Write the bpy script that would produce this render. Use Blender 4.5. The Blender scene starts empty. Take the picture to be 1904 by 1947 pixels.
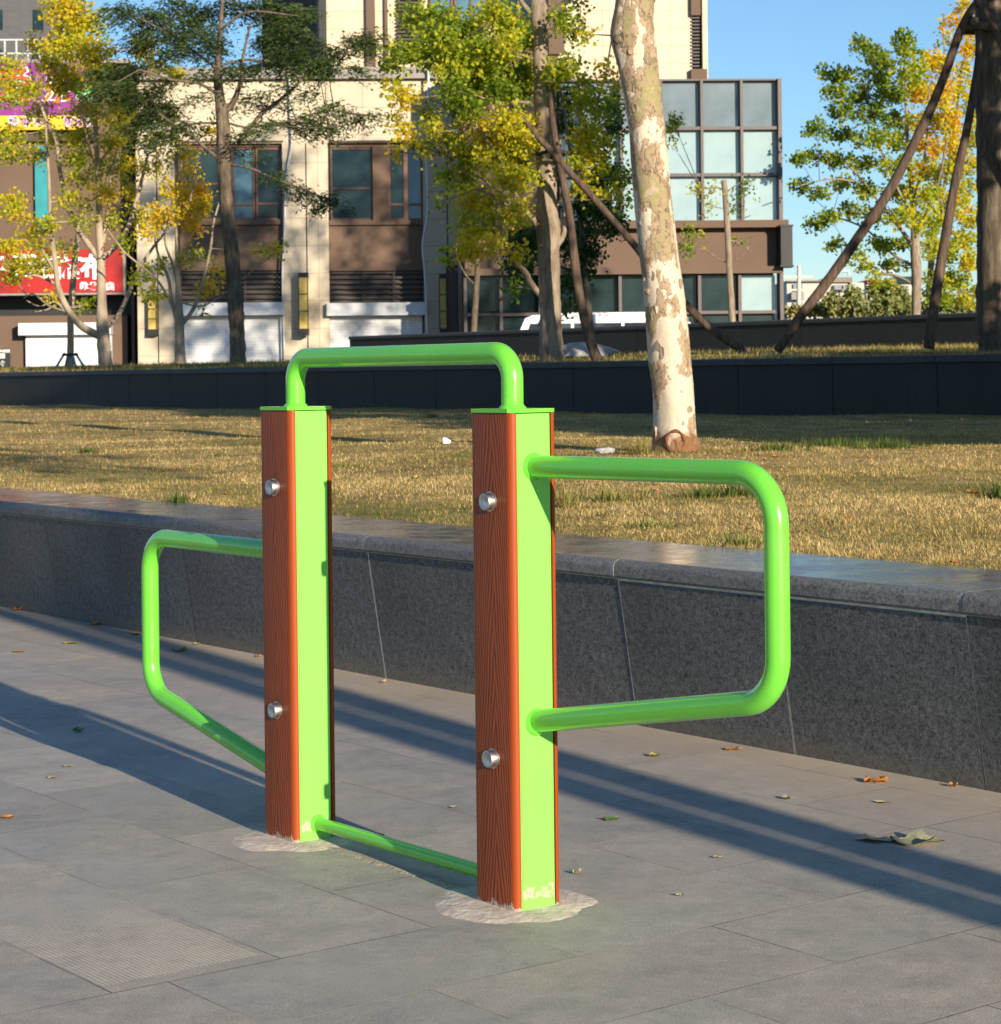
import bpy, math, random
import numpy as np
from mathutils import Vector, Matrix
random.seed(7); rng = np.random.default_rng(7)
sc = bpy.context.scene; col = sc.collection
# ---------------------------------------------------------------- camera, light
FL, CX, YP, TH, EYE = 4067.0, 952.0, 712.0, 0.0115, 1.183
cd = bpy.data.cameras.new('camera'); cam = bpy.data.objects.new('camera', cd); col.objects.link(cam)
cam.location = (0, 0, EYE)
cam.rotation_mode = 'QUATERNION'
cam.rotation_quaternion = (Matrix.Rotation(math.pi/2, 4, 'X') @ Matrix.Rotation(-TH, 4, 'Z')).to_quaternion()
cd.sensor_fit = 'VERTICAL'; cd.sensor_width = 36; cd.sensor_height = 36
cd.lens = 36*FL/1947.0
cd.shift_y = (YP-973.5)/1947.0; cd.shift_x = 0
cd.clip_end = 3000; cd.clip_start = 0.05
cd.dof.use_dof = True; cd.dof.focus_distance = 5.0; cd.dof.aperture_fstop = 20
sc.camera = cam
SUN_EL = math.radians(14.0)
SUN = Vector((0.5*math.cos(SUN_EL), -0.866*math.cos(SUN_EL), math.sin(SUN_EL))).normalized()
w = bpy.data.worlds.new('World'); sc.world = w; w.use_nodes = True
nt = w.node_tree; bg = nt.nodes['Background']
sky = nt.nodes.new('ShaderNodeTexSky'); sky.sky_type = 'NISHITA'; sky.sun_disc = False
sky.sun_elevation = SUN_EL; sky.sun_rotation = math.radians(150)
sky.air_density = 1.0; sky.dust_density = 0.1; sky.ozone_density = 4.6; sky.altitude = 50
nt.links.new(sky.outputs[0], bg.inputs[0]); bg.inputs[1].default_value = 0.108
sd = bpy.data.lights.new('sun', 'SUN'); sun = bpy.data.objects.new('sun', sd); col.objects.link(sun)
sd.energy = 5.0; sd.angle = math.radians(0.5); sd.color = (1.0, 0.87, 0.69)
sun.rotation_mode = 'QUATERNION'; sun.rotation_quaternion = SUN.to_track_quat('Z', 'Y'); sun.location = (6, -10, 8)
sc.view_settings.view_transform = 'Standard'; sc.view_settings.look = 'None'
sc.view_settings.exposure = 0.58; sc.cycles.caustics_reflective = False; sc.view_settings.gamma = 1
# ---------------------------------------------------------------- helpers
D1 = Vector((-.609, .793)); NN = Vector((.793, .609)); YAW = math.atan2(.609, .793)
def AB(a, b, h=0): return Vector((D1.x*a+NN.x*b, D1.y*a+NN.y*b, h))
def ray(x, y):
    dx = x-CX; dy = y-YP
    return dx*math.cos(TH)-dy*math.sin(TH), dx*math.sin(TH)+dy*math.cos(TH)
def AT(x, y, Y):
    u, v = ray(x, y); return Vector((u*Y/FL, Y, EYE-v*Y/FL))
def GR(x, y, h=0):
    u, v = ray(x, y); Y = FL*(EYE-h)/v; return Vector((u*Y/FL, Y, h))
def tag(o, label=None, cat=None, group=None, kind=None):
    if label: o['label'] = label
    if cat: o['category'] = cat
    if group: o['group'] = group
    if kind: o['kind'] = kind
    return o
def empty(name, loc, label, cat, group=None, rz=0):
    o = bpy.data.objects.new(name, None); col.objects.link(o); o.location = loc; o.rotation_euler = (0, 0, rz)
    o.empty_display_size = .1
    return tag(o, label, cat, group)
class MB:
    """collects shapes into one mesh, coordinates local to the object"""
    def __init__(s): s.v = []; s.f = []; s.m = []; s.sm = []
    def add(s, vs, fs, mi=0, smooth=False):
        o = len(s.v); s.v += [tuple(v) for v in vs]
        for f in fs: s.f.append([i+o for i in f]); s.m.append(mi); s.sm.append(smooth)
    def box(s, x0, x1, y0, y1, z0, z1, mi=0):
        vs = [(x0,y0,z0),(x1,y0,z0),(x1,y1,z0),(x0,y1,z0),(x0,y0,z1),(x1,y0,z1),(x1,y1,z1),(x0,y1,z1)]
        s.add(vs, [(0,3,2,1),(4,5,6,7),(0,1,5,4),(1,2,6,5),(2,3,7,6),(3,0,4,7)], mi)
    def tube(s, pts, rad, seg=16, mi=0, cap=True, wob=0.0, smooth=True):
        pts = [Vector(p) for p in pts]
        if not hasattr(rad, '__len__'): rad = [rad]*len(pts)
        vs = []; prev = None
        for i, p in enumerate(pts):
            t = (pts[min(i+1, len(pts)-1)]-pts[max(i-1, 0)]).normalized()
            if prev is None:
                a = Vector((0, 0, 1)) if abs(t.z) < .8 else Vector((1, 0, 0)); n = t.cross(a).normalized()
            else: n = (prev - t*prev.dot(t)).normalized()
            prev = n; b = t.cross(n)
            for k in range(seg):
                an = 2*math.pi*k/seg; r = rad[i]*(1+(random.uniform(-wob, wob) if wob else 0))
                vs.append(p+(n*math.cos(an)+b*math.sin(an))*r)
        fs = []
        for i in range(len(pts)-1):
            for k in range(seg):
                k2 = (k+1) % seg; fs.append((i*seg+k, i*seg+k2, (i+1)*seg+k2, (i+1)*seg+k))
        s.add(vs, fs, mi, smooth)
        if cap:
            o = len(pts)-1
            s.add([vs[k] for k in range(seg)], [tuple(range(seg))[::-1]], mi)
            s.add([vs[o*seg+k] for k in range(seg)], [tuple(range(seg))], mi)
    def prism(s, prof, z0, z1, mi=0, axis='z', smooth_idx=()):
        n = len(prof)
        if axis == 'z': lo = [(x, y, z0) for x, y in prof]; hi = [(x, y, z1) for x, y in prof]
        elif axis == 'y': lo = [(x, z0, y) for x, y in prof]; hi = [(x, z1, y) for x, y in prof]
        else: lo = [(z0, x, y) for x, y in prof]; hi = [(z1, x, y) for x, y in prof]
        s.add(lo+hi, [tuple(range(n))[::-1], tuple(range(n, 2*n))], mi)
        o = len(s.v); s.v += [tuple(v) for v in lo+hi]
        for i in range(n):
            j = (i+1) % n; s.f.append([o+i, o+j, o+n+j, o+n+i]); s.m.append(mi); s.sm.append(i in smooth_idx)
    def build(s, name, mats, parent=None, loc=None, rz=0, local=False):
        me = bpy.data.meshes.new(name)
        loc = Vector(loc) if loc is not None else Vector((0, 0, 0))
        me.from_pydata([tuple(v) for v in s.v], [], s.f); 
        if not isinstance(mats, (list, tuple)): mats = [mats]
        for m in mats: me.materials.append(m)
        me.polygons.foreach_set('material_index', s.m); me.polygons.foreach_set('use_smooth', s.sm)
        o = bpy.data.objects.new(name, me); col.objects.link(o)
        if parent is not None: o.parent = parent
        o.location = loc; o.rotation_euler = (0, 0, rz)
        import bmesh
        b = bmesh.new(); b.from_mesh(me); bmesh.ops.remove_doubles(b, verts=b.verts, dist=1e-5) if False else None
        bmesh.ops.recalc_face_normals(b, faces=b.faces) if len(me.polygons) < 20000 else None
        b.to_mesh(me); b.free()
        return o
def shift(pts, loc): return [Vector(p)-Vector(loc) for p in pts]
def npmesh(name, V, F, mats, mi=None, tint=None, parent=None, smooth=False, loc=(0,0,0)):
    """V (n,3) array, F (m,k) array with k = 3 or 4"""
    me = bpy.data.meshes.new(name); n, k = F.shape
    me.vertices.add(len(V)); me.vertices.foreach_set('co', np.ascontiguousarray(V, dtype=np.float32).ravel())
    me.loops.add(n*k); me.loops.foreach_set('vertex_index', F.astype(np.int32).ravel())
    me.polygons.add(n); me.polygons.foreach_set('loop_start', np.arange(0, n*k, k, dtype=np.int32))
    try: me.polygons.foreach_set('loop_total', np.full(n, k, dtype=np.int32))
    except Exception: pass
    for m in mats: me.materials.append(m)
    if mi is not None: me.polygons.foreach_set('material_index', mi.astype(np.int32))
    me.polygons.foreach_set('use_smooth', np.full(n, smooth, dtype=bool))
    if tint is not None:
        at = me.attributes.new('tint', 'FLOAT', 'FACE'); at.data.foreach_set('value', tint.astype(np.float32))
    me.update(calc_edges=True); me.validate()
    o = bpy.data.objects.new(name, me); col.objects.link(o); o.location = loc
    if parent is not None: o.parent = parent
    return o
# ---------------------------------------------------------------- materials
class Mat:
    def __init__(s, name):
        s.m = bpy.data.materials.new(name); s.m.use_nodes = True; s.t = s.m.node_tree; s.n = s.t.nodes
        s.p = s.n['Principled BSDF']; s.co = s.n.new('ShaderNodeTexCoord')
    def N(s, typ, **kw):
        n = s.n.new(typ)
        for k, v in kw.items():
            if k.startswith('i_'):
                key = k[2:]; n.inputs[int(key) if key.isdigit() else key.replace('_', ' ')].default_value = v
            else: setattr(n, k, v)
        return n
    def L(s, a, b): s.t.links.new(a, b)
    def obj(s, scale=(1, 1, 1), rot=(0, 0, 0)):
        mp = s.N('ShaderNodeMapping'); mp.inputs['Scale'].default_value = scale; mp.inputs['Rotation'].default_value = rot
        s.L(s.co.outputs['Object'], mp.inputs[0]); return mp.outputs[0]
    def noise(s, scale, detail=4, rough=.55, vec=None, dist=0):
        n = s.N('ShaderNodeTexNoise'); n.inputs['Scale'].default_value = scale; n.inputs['Detail'].default_value = detail
        n.inputs['Roughness'].default_value = rough; n.inputs['Distortion'].default_value = dist
        s.L(vec if vec is not None else s.co.outputs['Object'], n.inputs['Vector']); return n.outputs[0]
    def ramp(s, fac, stops, interp='LINEAR'):
        r = s.N('ShaderNodeValToRGB'); r.color_ramp.interpolation = interp; e = r.color_ramp.elements
        while len(e) > 1: e.remove(e[-1])
        e[0].position = stops[0][0]; e[0].color = (*stops[0][1], 1)
        for p, c in stops[1:]:
            q = e.new(p); q.color = (*c, 1)
        s.L(fac, r.inputs[0]); return r.outputs[0]
    def mth(s, op, a, b=None, c=None):
        n = s.N('ShaderNodeMath', operation=op)
        for i, x in enumerate((a, b, c)):
            if x is None: continue
            if isinstance(x, (int, float)): n.inputs[i].default_value = x
            else: s.L(x, n.inputs[i])
        return n.outputs[0]
    def mix(s, fac, a, b, typ='MIX'):
        n = s.N('ShaderNodeMix', data_type='RGBA', blend_type=typ)
        for i, x in ((0, fac), (6, a), (7, b)):
            if isinstance(x, (int, float)): n.inputs[i].default_value = x
            elif isinstance(x, tuple): n.inputs[i].default_value = (*x, 1)
            else: s.L(x, n.inputs[i])
        return n.outputs[2]
    def bump(s, h, strength=.3, dist=.01):
        b = s.N('ShaderNodeBump'); b.inputs['Strength'].default_value = strength; b.inputs['Distance'].default_value = dist
        s.L(h, b.inputs['Height']); s.L(b.outputs[0], s.p.inputs['Normal'])
    def col(s, c):
        if isinstance(c, tuple): s.p.inputs['Base Color'].default_value = (*c, 1)
        else: s.L(c, s.p.inputs['Base Color'])
    def rough(s, r):
        if isinstance(r, (int, float)): s.p.inputs['Roughness'].default_value = r
        else: s.L(r, s.p.inputs['Roughness'])
def simple(name, c, rough=.5, metal=0, var=.12, scale=3, bump=0, bscale=60, spec=.5, coat=0):
    m = Mat(name); f = m.noise(scale, 5)
    lo = tuple(x*(1-var) for x in c); hi = tuple(min(1, x*(1+var)) for x in c)
    m.col(m.ramp(f, [(.3, lo), (.7, hi)])); m.rough(rough); m.p.inputs['Metallic'].default_value = metal
    m.p.inputs['Specular IOR Level'].default_value = spec; m.p.inputs['Coat Weight'].default_value = coat
    if bump: m.bump(m.noise(bscale, 5), bump, .01)
    return m.m
def mat_paint():
    m = Mat('green_paint'); f = m.noise(4, 3)
    c = m.ramp(f, [(.35, (.15, .60, .045)), (.65, (.165, .63, .05))])
    dust = m.ramp(m.noise(9, 7, .75), [(.52, (0, 0, 0)), (.72, (.22, .22, .22))]); c = m.mix(dust, c, (.30, .46, .16)); chip = m.ramp(m.noise(55, 3, .6), [(.74, (0, 0, 0)), (.765, (.7, .7, .7))]); c = m.mix(chip, c, (.10, .36, .04)); m.col(c); m.rough(m.ramp(m.noise(14, 6, .7), [(.35, (.16,)*3), (.7, (.38,)*3)])); m.p.inputs['Coat Weight'].default_value = .5; m.p.inputs['Coat Roughness'].default_value = .06
    m.bump(m.noise(35, 3), .04, .004); return m.m
def mat_paint_foot():      # paint of the post body with cement smears at its foot
    m = Mat('post_paint'); sx = m.N('ShaderNodeSeparateXYZ'); m.L(m.co.outputs['Object'], sx.inputs[0])
    nz = m.noise(28, 6, .65); h = m.mth('ADD', sx.outputs[2], m.mth('MULTIPLY', nz, .075))
    band = m.ramp(h, [(.0, (0, 0, 0)), (.064, (0, 0, 0)), (.068, (1, 1, 1)), (.086, (1, 1, 1)), (.091, (0, 0, 0)), (1, (0, 0, 0))])
    spots = m.ramp(m.noise(60, 5, .7), [(.42, (0, 0, 0)), (.52, (1, 1, 1))])
    fac = m.mix(1.0, band, spots, 'MULTIPLY')
    grime = m.ramp(m.noise(6, 7, .75, m.obj((2, 2, .5))), [(.45, (0, 0, 0)), (.75, (.30, .30, .30))]); body = m.mix(grime, (.232, .70, .100), (.20, .52, .10)); chp = m.ramp(m.noise(48, 3, .6), [(.745, (0, 0, 0)), (.765, (.6, .6, .6))]); body = m.mix(chp, body, (.13, .40, .05))
    m.col(m.mix(fac, body if True else (.232, .70, .100), (.45, .38, .30))); m.rough(.3); m.p.inputs['Coat Weight'].default_value = .3
    return m.m
def mat_wood():
    m = Mat('wood_grain_panel'); sx = m.N('ShaderNodeSeparateXYZ'); m.L(m.co.outputs['Object'], sx.inputs[0])
    y = sx.outputs[1]; z = sx.outputs[2]
    vm = m.N('ShaderNodeVectorMath', operation='ADD'); oi2 = m.N('ShaderNodeObjectInfo'); m.L(m.obj((20, 14, 3.0)), vm.inputs[0]); m.L(oi2.outputs['Location'], vm.inputs[1]); dis = m.noise(1, 4, .6, vm.outputs[0]); dis2 = m.noise(1, 2, .5, m.obj((4, 4, 1.2)))
    oi = m.N('ShaderNodeObjectInfo'); rnd = oi.outputs['Random']; z0 = z; z = m.mth('ADD', z, m.mth('MULTIPLY', rnd, 7.3)); y0 = y; y = m.mth('ADD', y, m.mth('MULTIPLY', m.mth('SUBTRACT', rnd, .5), .02))
    yo = m.mth('ADD', y, m.mth('MULTIPLY', m.mth('SUBTRACT', dis2, .5), .05))
    au = m.mth('POWER', m.mth('ABSOLUTE', yo), 1.15)
    v = m.mth('ADD', m.mth('MULTIPLY', au, 170), m.mth('MULTIPLY', z, 11))
    v = m.mth('ADD', v, m.mth('MULTIPLY', dis, 2.6))
    line = m.mth('ABSOLUTE', m.mth('SINE', m.mth('MULTIPLY', v, 3.14159)))
    fib = m.noise(1, 3, .6, m.obj((300, 300, 6)))
    g = m.ramp(line, [(0, (.09, .020, .008)), (.16, (.16, .034, .012)), (.38, (.25, .052, .016)), (1, (.32, .070, .021))])
    g = m.mix(.3, g, m.ramp(fib, [(.35, (.12, .030, .012)), (.65, (.36, .085, .028))]))
    edge = m.ramp(m.mth('ABSOLUTE', y0), [(.0, (0, 0, 0)), (.060, (0, 0, 0)), (.063, (1, 1, 1))])
    c = m.mix(edge, g, (.33, .056, .009))
    nz = m.noise(30, 6, .7); h = m.mth('ADD', z0, m.mth('MULTIPLY', nz, .09))
    wear = m.ramp(h, [(0, (1, 1, 1)), (.050, (1, 1, 1)), (.054, (0, 0, 0))])
    m.col(m.mix(wear, c, (.42, .34, .27))); m.rough(.5); m.p.inputs['Specular IOR Level'].default_value = .3
    m.bump(m.mth('MULTIPLY', line, m.mth('SUBTRACT', 1.0, edge)), .35, .002); return m.m
def granite(name, dark, light, scale=170, rough=.6, polished=0, streak=True):
    m = Mat(name)
    sp = m.noise(scale, 3, .75); sp2 = m.noise(scale*.35, 3, .7); big = m.noise(1.3, 4)
    c = m.ramp(sp, [(.36, dark), (.5, tuple((a+b)/2 for a, b in zip(dark, light))), (.62, light)])
    c2 = m.ramp(sp2, [(.35, dark), (.68, light)])
    c = m.mix(.4, c, c2); c = m.mix(m.ramp(big, [(.3, (0, 0, 0)), (.75, (.45, .45, .45))]), c, tuple(x*.7 for x in dark))
    if streak:
        sx = m.N('ShaderNodeSeparateXYZ'); m.L(m.co.outputs['Object'], sx.inputs[0])
        h = m.mth('SUBTRACT', sx.outputs[2], m.mth('MULTIPLY', m.noise(9, 6, .7), .07))
        c = m.mix(m.ramp(h, [(0, (.35, .35, .35)), (.03, (0, 0, 0))]), c, (.2, .16, .12))
        sp3 = m.ramp(m.noise(38, 2), [(.74, (0, 0, 0)), (.77, (.7, .7, .7))]); c = m.mix(sp3, c, (.3, .28, .26))
    m.col(c)
    if polished: m.rough(m.ramp(m.noise(6, 5, .7), [(.35, (.11,)*3), (.7, (.34,)*3)])); m.p.inputs['Specular IOR Level'].default_value = .75
    else: m.rough(rough); m.bump(sp, .25, .004); m.p.inputs['Specular IOR Level'].default_value = .3
    return m.m
def mat_paving():
    m = Mat('plaza_paving'); xyz = m.co.outputs['Object']
    def dot(vec):
        n = m.N('ShaderNodeVectorMath', operation='DOT_PRODUCT'); m.L(xyz, n.inputs[0]); n.inputs[1].default_value = vec; return n.outputs['Value']
    a = dot((-.609, .793, 0)); b = dot((.793, .609, 0))
    def comb(x, y):
        n = m.N('ShaderNodeCombineXYZ'); m.L(x, n.inputs[0]); m.L(y, n.inputs[1]); return n.outputs[0]
    def brick(vec, width, row, off, mort, seed=0):
        n = m.N('ShaderNodeTexBrick'); n.offset = off; n.offset_frequency = 2; n.squash = 1
        n.inputs['Scale'].default_value = 1; n.inputs['Mortar Size'].default_value = mort; n.inputs['Mortar Smooth'].default_value = .2
        n.inputs['Brick Width'].default_value = width; n.inputs['Row Height'].default_value = row; n.inputs['Bias'].default_value = 0
        n.inputs['Color1'].default_value = (0, 0, 0, 1); n.inputs['Color2'].default_value = (1, 1, 1, 1); n.inputs['Mortar'].default_value = (.5, .5, .5, 1)
        m.L(vec, n.inputs[0]); return n.outputs[0], n.outputs[1]
    wob = m.mth('MULTIPLY', m.mth('SUBTRACT', m.noise(3, 3), .5), .006)
    aA = m.mth('ADD', a, -2.985+3.73*10); bA = m.mth('ADD', b, -2.76+7.35*5)
    A_c, A_f = brick(comb(m.mth('ADD', bA, wob), m.mth('ADD', aA, wob)), .735, .373, .5, .0022)
    aB = m.mth('ADD', a, -3.731+7.5*5); bB = m.mth('ADD', b, -1.905+3.8*10)
    B_c, B_f = brick(comb(m.mth('ADD', aB, wob), m.mth('ADD', bB, wob)), .75, .38, .45, .0018)
    reg = m.mth('GREATER_THAN', a, 3.731)
    cell = m.mix(reg, A_c, B_c); f = m.mth('ADD', m.mth('MULTIPLY', A_f, m.mth('SUBTRACT', 1.0, reg)), m.mth('MULTIPLY', B_f, reg))
    seam = m.mth('LESS_THAN', m.mth('ABSOLUTE', m.mth('SUBTRACT', a, 3.731)), .0020)
    f = m.mth('MULTIPLY', m.mth('MAXIMUM', f, seam), m.ramp(m.noise(4, 4, .7), [(.35, (.35,)*3), (.6, (1,)*3)]))
    base = m.ramp(m.noise(220, 3, .8), [(.34, (.21, .19, .165)), (.5, (.43, .395, .345)), (.66, (.74, .67, .58))])
    base = m.mix(.42, base, m.ramp(m.noise(45, 5, .75), [(.3, (.30, .275, .24)), (.7, (.54, .495, .435))]))
    tone = m.ramp(cell, [(0, (.82, .83, .86)), (.5, (1, 1, 1)), (1, (1.0, .96, .92))])
    base = m.mix(1.0, base, tone, 'MULTIPLY')
    mo = m.ramp(m.noise(11, 6, .75), [(.3, (.80, .80, .80)), (.5, (1, .99, .97)), (.7, (1.20, 1.17, 1.12))]); base = m.mix(1.0, base, mo, 'MULTIPLY'); mo2 = m.ramp(m.noise(2.2, 5, .65, None, .6), [(.32, (.86, .86, .87)), (.68, (1.12, 1.08, 1.02))]); base = m.mix(1.0, base, mo2, 'MULTIPLY')
    dirt = m.ramp(m.noise(1.6, 6, .7), [(.42, (0, 0, 0)), (.7, (.55, .55, .55))]); base = m.mix(dirt, base, (.43, .39, .34))
    dark = m.ramp(m.noise(2.7, 7, .7), [(.52, (0, 0, 0)), (.75, (.4, .4, .4))]); base = m.mix(dark, base, (.20, .18, .165))
    # sand gathered towards the seat wall
    sand = m.mth('ADD', b, m.mth('MULTIPLY', m.noise(2.5, 6, .7), .9))
    base = m.mix(m.ramp(m.mth('MULTIPLY', sand, .1), [(.44, (0, 0, 0)), (.50, (.45, .45, .45)), (.53, (.9, .9, .9))]), base, (.56, .45, .33))
    mc = m.ramp(m.noise(1.7, 4, .6), [(.42, (.10, .08, .065)), (.50, (.19, .15, .11)), (.58, (.50, .40, .28))])
    base = m.mix(f, base, mc)
    # ribbed strip with sand lying in its grooves
    rib = m.mth('SINE', m.mth('MULTIPLY', b, 2*math.pi/.0104)); rib = m.mth('GREATER_THAN', rib, .15)
    ins = m.mth('MULTIPLY', m.mth('GREATER_THAN', b, 1.915), m.mth('LESS_THAN', b, 2.262)); ins = m.mth('MULTIPLY', ins, m.mth('GREATER_THAN', a, 3.785))
    fade = m.ramp(m.mth('ADD', m.mth('MULTIPLY', a, .1), m.mth('MULTIPLY', m.noise(9, 6, .75, m.obj((1, 1, 1))), .12)), [(.44, (1, 1, 1)), (.50, (.25, .25, .25)), (.56, (0, 0, 0))])
    rf = m.mth('MULTIPLY', m.mth('MULTIPLY', rib, ins), m.mth('MULTIPLY', fade, m.ramp(m.noise(30, 4, .7), [(.3, (.35, .35, .35)), (.6, (1, 1, 1))])))
    base = m.mix(rf, base, (.74, .62, .46))
    grit = m.ramp(m.noise(70, 1, .5), [(.795, (0, 0, 0)), (.81, (1, 1, 1))]); base = m.mix(grit, base, (.65, .6, .52))
    m.col(base); m.rough(m.ramp(m.noise(3, 4), [(.3, (.55,)*3), (.7, (.8,)*3)]))
    hgt = m.mth('SUBTRACT', m.mth('MULTIPLY', m.noise(130, 5, .8), .6), m.mth('MULTIPLY', f, 1.0))
    m.bump(hgt, .5, .005); return m.m
def mat_soil(name, c0, c1, c2, s=3):
    m = Mat(name); f = m.noise(s, 8, .7); g = m.noise(.35, 4, .6)
    c = m.ramp(f, [(.3, c0), (.5, c1), (.7, c2)]); m.col(m.mix(m.ramp(g, [(.4, (0, 0, 0)), (.7, (.5, .5, .5))]), c, tuple(x*.75 for x in c0)))
    m.rough(.95); m.p.inputs['Specular IOR Level'].default_value = .1; m.bump(m.noise(40, 6, .7), .6, .03); return m.m
def mat_leaf(name, stops, trans=.35, rough=.55):
    m = Mat(name); at = m.N('ShaderNodeAttribute', attribute_name='tint'); c = m.ramp(at.outputs['Fac'], stops)
    m.col(c); m.rough(rough); m.p.inputs['Specular IOR Level'].default_value = .3
    tr = m.N('ShaderNodeBsdfTranslucent'); m.L(c, tr.inputs[0]); mx = m.N('ShaderNodeMixShader'); mx.inputs[0].default_value = trans
    out = m.n['Material Output']; m.L(m.p.outputs[0], mx.inputs[1]); m.L(tr.outputs[0], mx.inputs[2]); m.L(mx.outputs[0], out.inputs[0]); return m.m
def mat_bark(name, c0, c1, c2, sc_=(14, 14, 2.5), strength=.7):
    m = Mat(name); v = m.obj(sc_); f = m.noise(1, 6, .7, v); g = m.noise(2.5, 4)
    c = m.ramp(f, [(.32, c0), (.5, c1), (.66, c2)]); m.col(m.mix(m.ramp(g, [(.4, (0, 0, 0)), (.7, (.4, .4, .4))]), c, c0)); m.rough(.9)
    m.p.inputs['Specular IOR Level'].default_value = .15; m.bump(f, strength, .03); return m.m
def mat_plane_bark():
    m = Mat('plane_tree_bark'); warp = m.noise(4, 5, .6)
    v = m.N('ShaderNodeVectorMath', operation='ADD'); sc3 = m.N('ShaderNodeVectorMath', operation='SCALE'); sc3.inputs['Scale'].default_value = .55
    nn = m.N('ShaderNodeTexNoise'); nn.inputs['Scale'].default_value = 5.5; nn.inputs['Detail'].default_value = 6; nn.inputs['Roughness'].default_value = .65; m.L(m.co.outputs['Object'], nn.inputs['Vector'])
    m.L(nn.outputs['Color'], sc3.inputs[0]); m.L(m.obj((5.6, 5.6, 2.6)), v.inputs[0]); m.L(sc3.outputs[0], v.inputs[1])
    f = m.noise(1.15, 6, .55, v.outputs[0])
    sx = m.N('ShaderNodeSeparateXYZ'); m.L(m.co.outputs['Object'], sx.inputs[0])
    f = m.mth('ADD', f, m.mth('MULTIPLY', m.mth('SUBTRACT', sx.outputs[2], 2.0), .024))
    c = m.ramp(f, [(.0, (.60, .49, .36)), (.40, (.64, .54, .41)), (.488, (.70, .60, .46)), (.496, (.30, .20, .12)), (.508, (.46, .33, .22)), (.54, (.40, .30, .19)), (.552, (.18, .12, .075)), (.562, (.38, .29, .185)), (.60, (.34, .285, .15)), (.63, (.29, .27, .11)), (.66, (.44, .34, .23))], 'LINEAR')
    d = m.ramp(m.noise(30, 6, .7), [(.35, (.82,)*3), (.7, (1.0,)*3)]); c = m.mix(1.0, c, d, 'MULTIPLY')
    h = m.mth('ADD', sx.outputs[2], m.mth('MULTIPLY', m.noise(7, 5, .7), -.30))
    c = m.mix(m.ramp(h, [(0, (.85,)*3), (.06, (0, 0, 0))]), c, (.20, .085, .03))
    m.col(c); m.rough(.8); m.p.inputs['Specular IOR Level'].default_value = .2
    stp = m.ramp(f, [(.486, (.0,)*3), (.498, (.6,)*3), (.548, (.7,)*3), (.56, (1,)*3)])
    m.bump(m.mth('ADD', m.mth('MULTIPLY', stp, .7), m.mth('MULTIPLY', m.noise(18, 6, .7), .3)), .8, .02); return m.m
def mat_stone_cladding(name, c, grout, bw, rh, rough=.6):
    m = Mat(name); sx = m.N('ShaderNodeSeparateXYZ'); m.L(m.co.outputs['Object'], sx.inputs[0])
    cb = m.N('ShaderNodeCombineXYZ'); m.L(m.mth('ADD', sx.outputs[0], m.mth('MULTIPLY', sx.outputs[1], 1.0)), cb.inputs[0]); m.L(sx.outputs[2], cb.inputs[1])
    n = m.N('ShaderNodeTexBrick'); n.offset = 0; m.L(cb.outputs[0], n.inputs[0]); n.inputs['Scale'].default_value = 1
    n.inputs['Brick Width'].default_value = bw; n.inputs['Row Height'].default_value = rh; n.inputs['Mortar Size'].default_value = .012
    n.inputs['Color1'].default_value = (*tuple(x*.95 for x in c), 1); n.inputs['Color2'].default_value = (*tuple(min(1, x*1.04) for x in c), 1); n.inputs['Mortar'].default_value = (*grout, 1)
    d = m.ramp(m.noise(.7, 6, .65), [(.3, (.88, .87, .85)), (.7, (1.0, 1.0, 1.0))]); m.col(m.mix(1.0, n.outputs[0], d, 'MULTIPLY')); m.rough(rough); return m.m
def mat_shutter():
    m = Mat('white_shutter'); sx = m.N('ShaderNodeSeparateXYZ'); m.L(m.co.outputs['Object'], sx.inputs[0])
    wv = m.mth('SINE', m.mth('MULTIPLY', sx.outputs[2], 2*math.pi/.1)); c = m.ramp(wv, [(.0, (.66, .66, .66)), (.3, (.72, .72, .715))])
    m.col(c); m.rough(.45); m.bump(wv, .15, .01); return m.m
def mat_glass(name, c, c2, rough=.06, sc_=.6, spec=1.0):
    m = Mat(name); f = m.noise(sc_, 5, .6); m.col(m.ramp(f, [(.35, c), (.65, c2)])); m.rough(rough); m.p.inputs['Specular IOR Level'].default_value = spec
    m.p.inputs['IOR'].default_value = 1.5; m.bump(m.noise(.8, 2), .02, .05); return m.m
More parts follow.
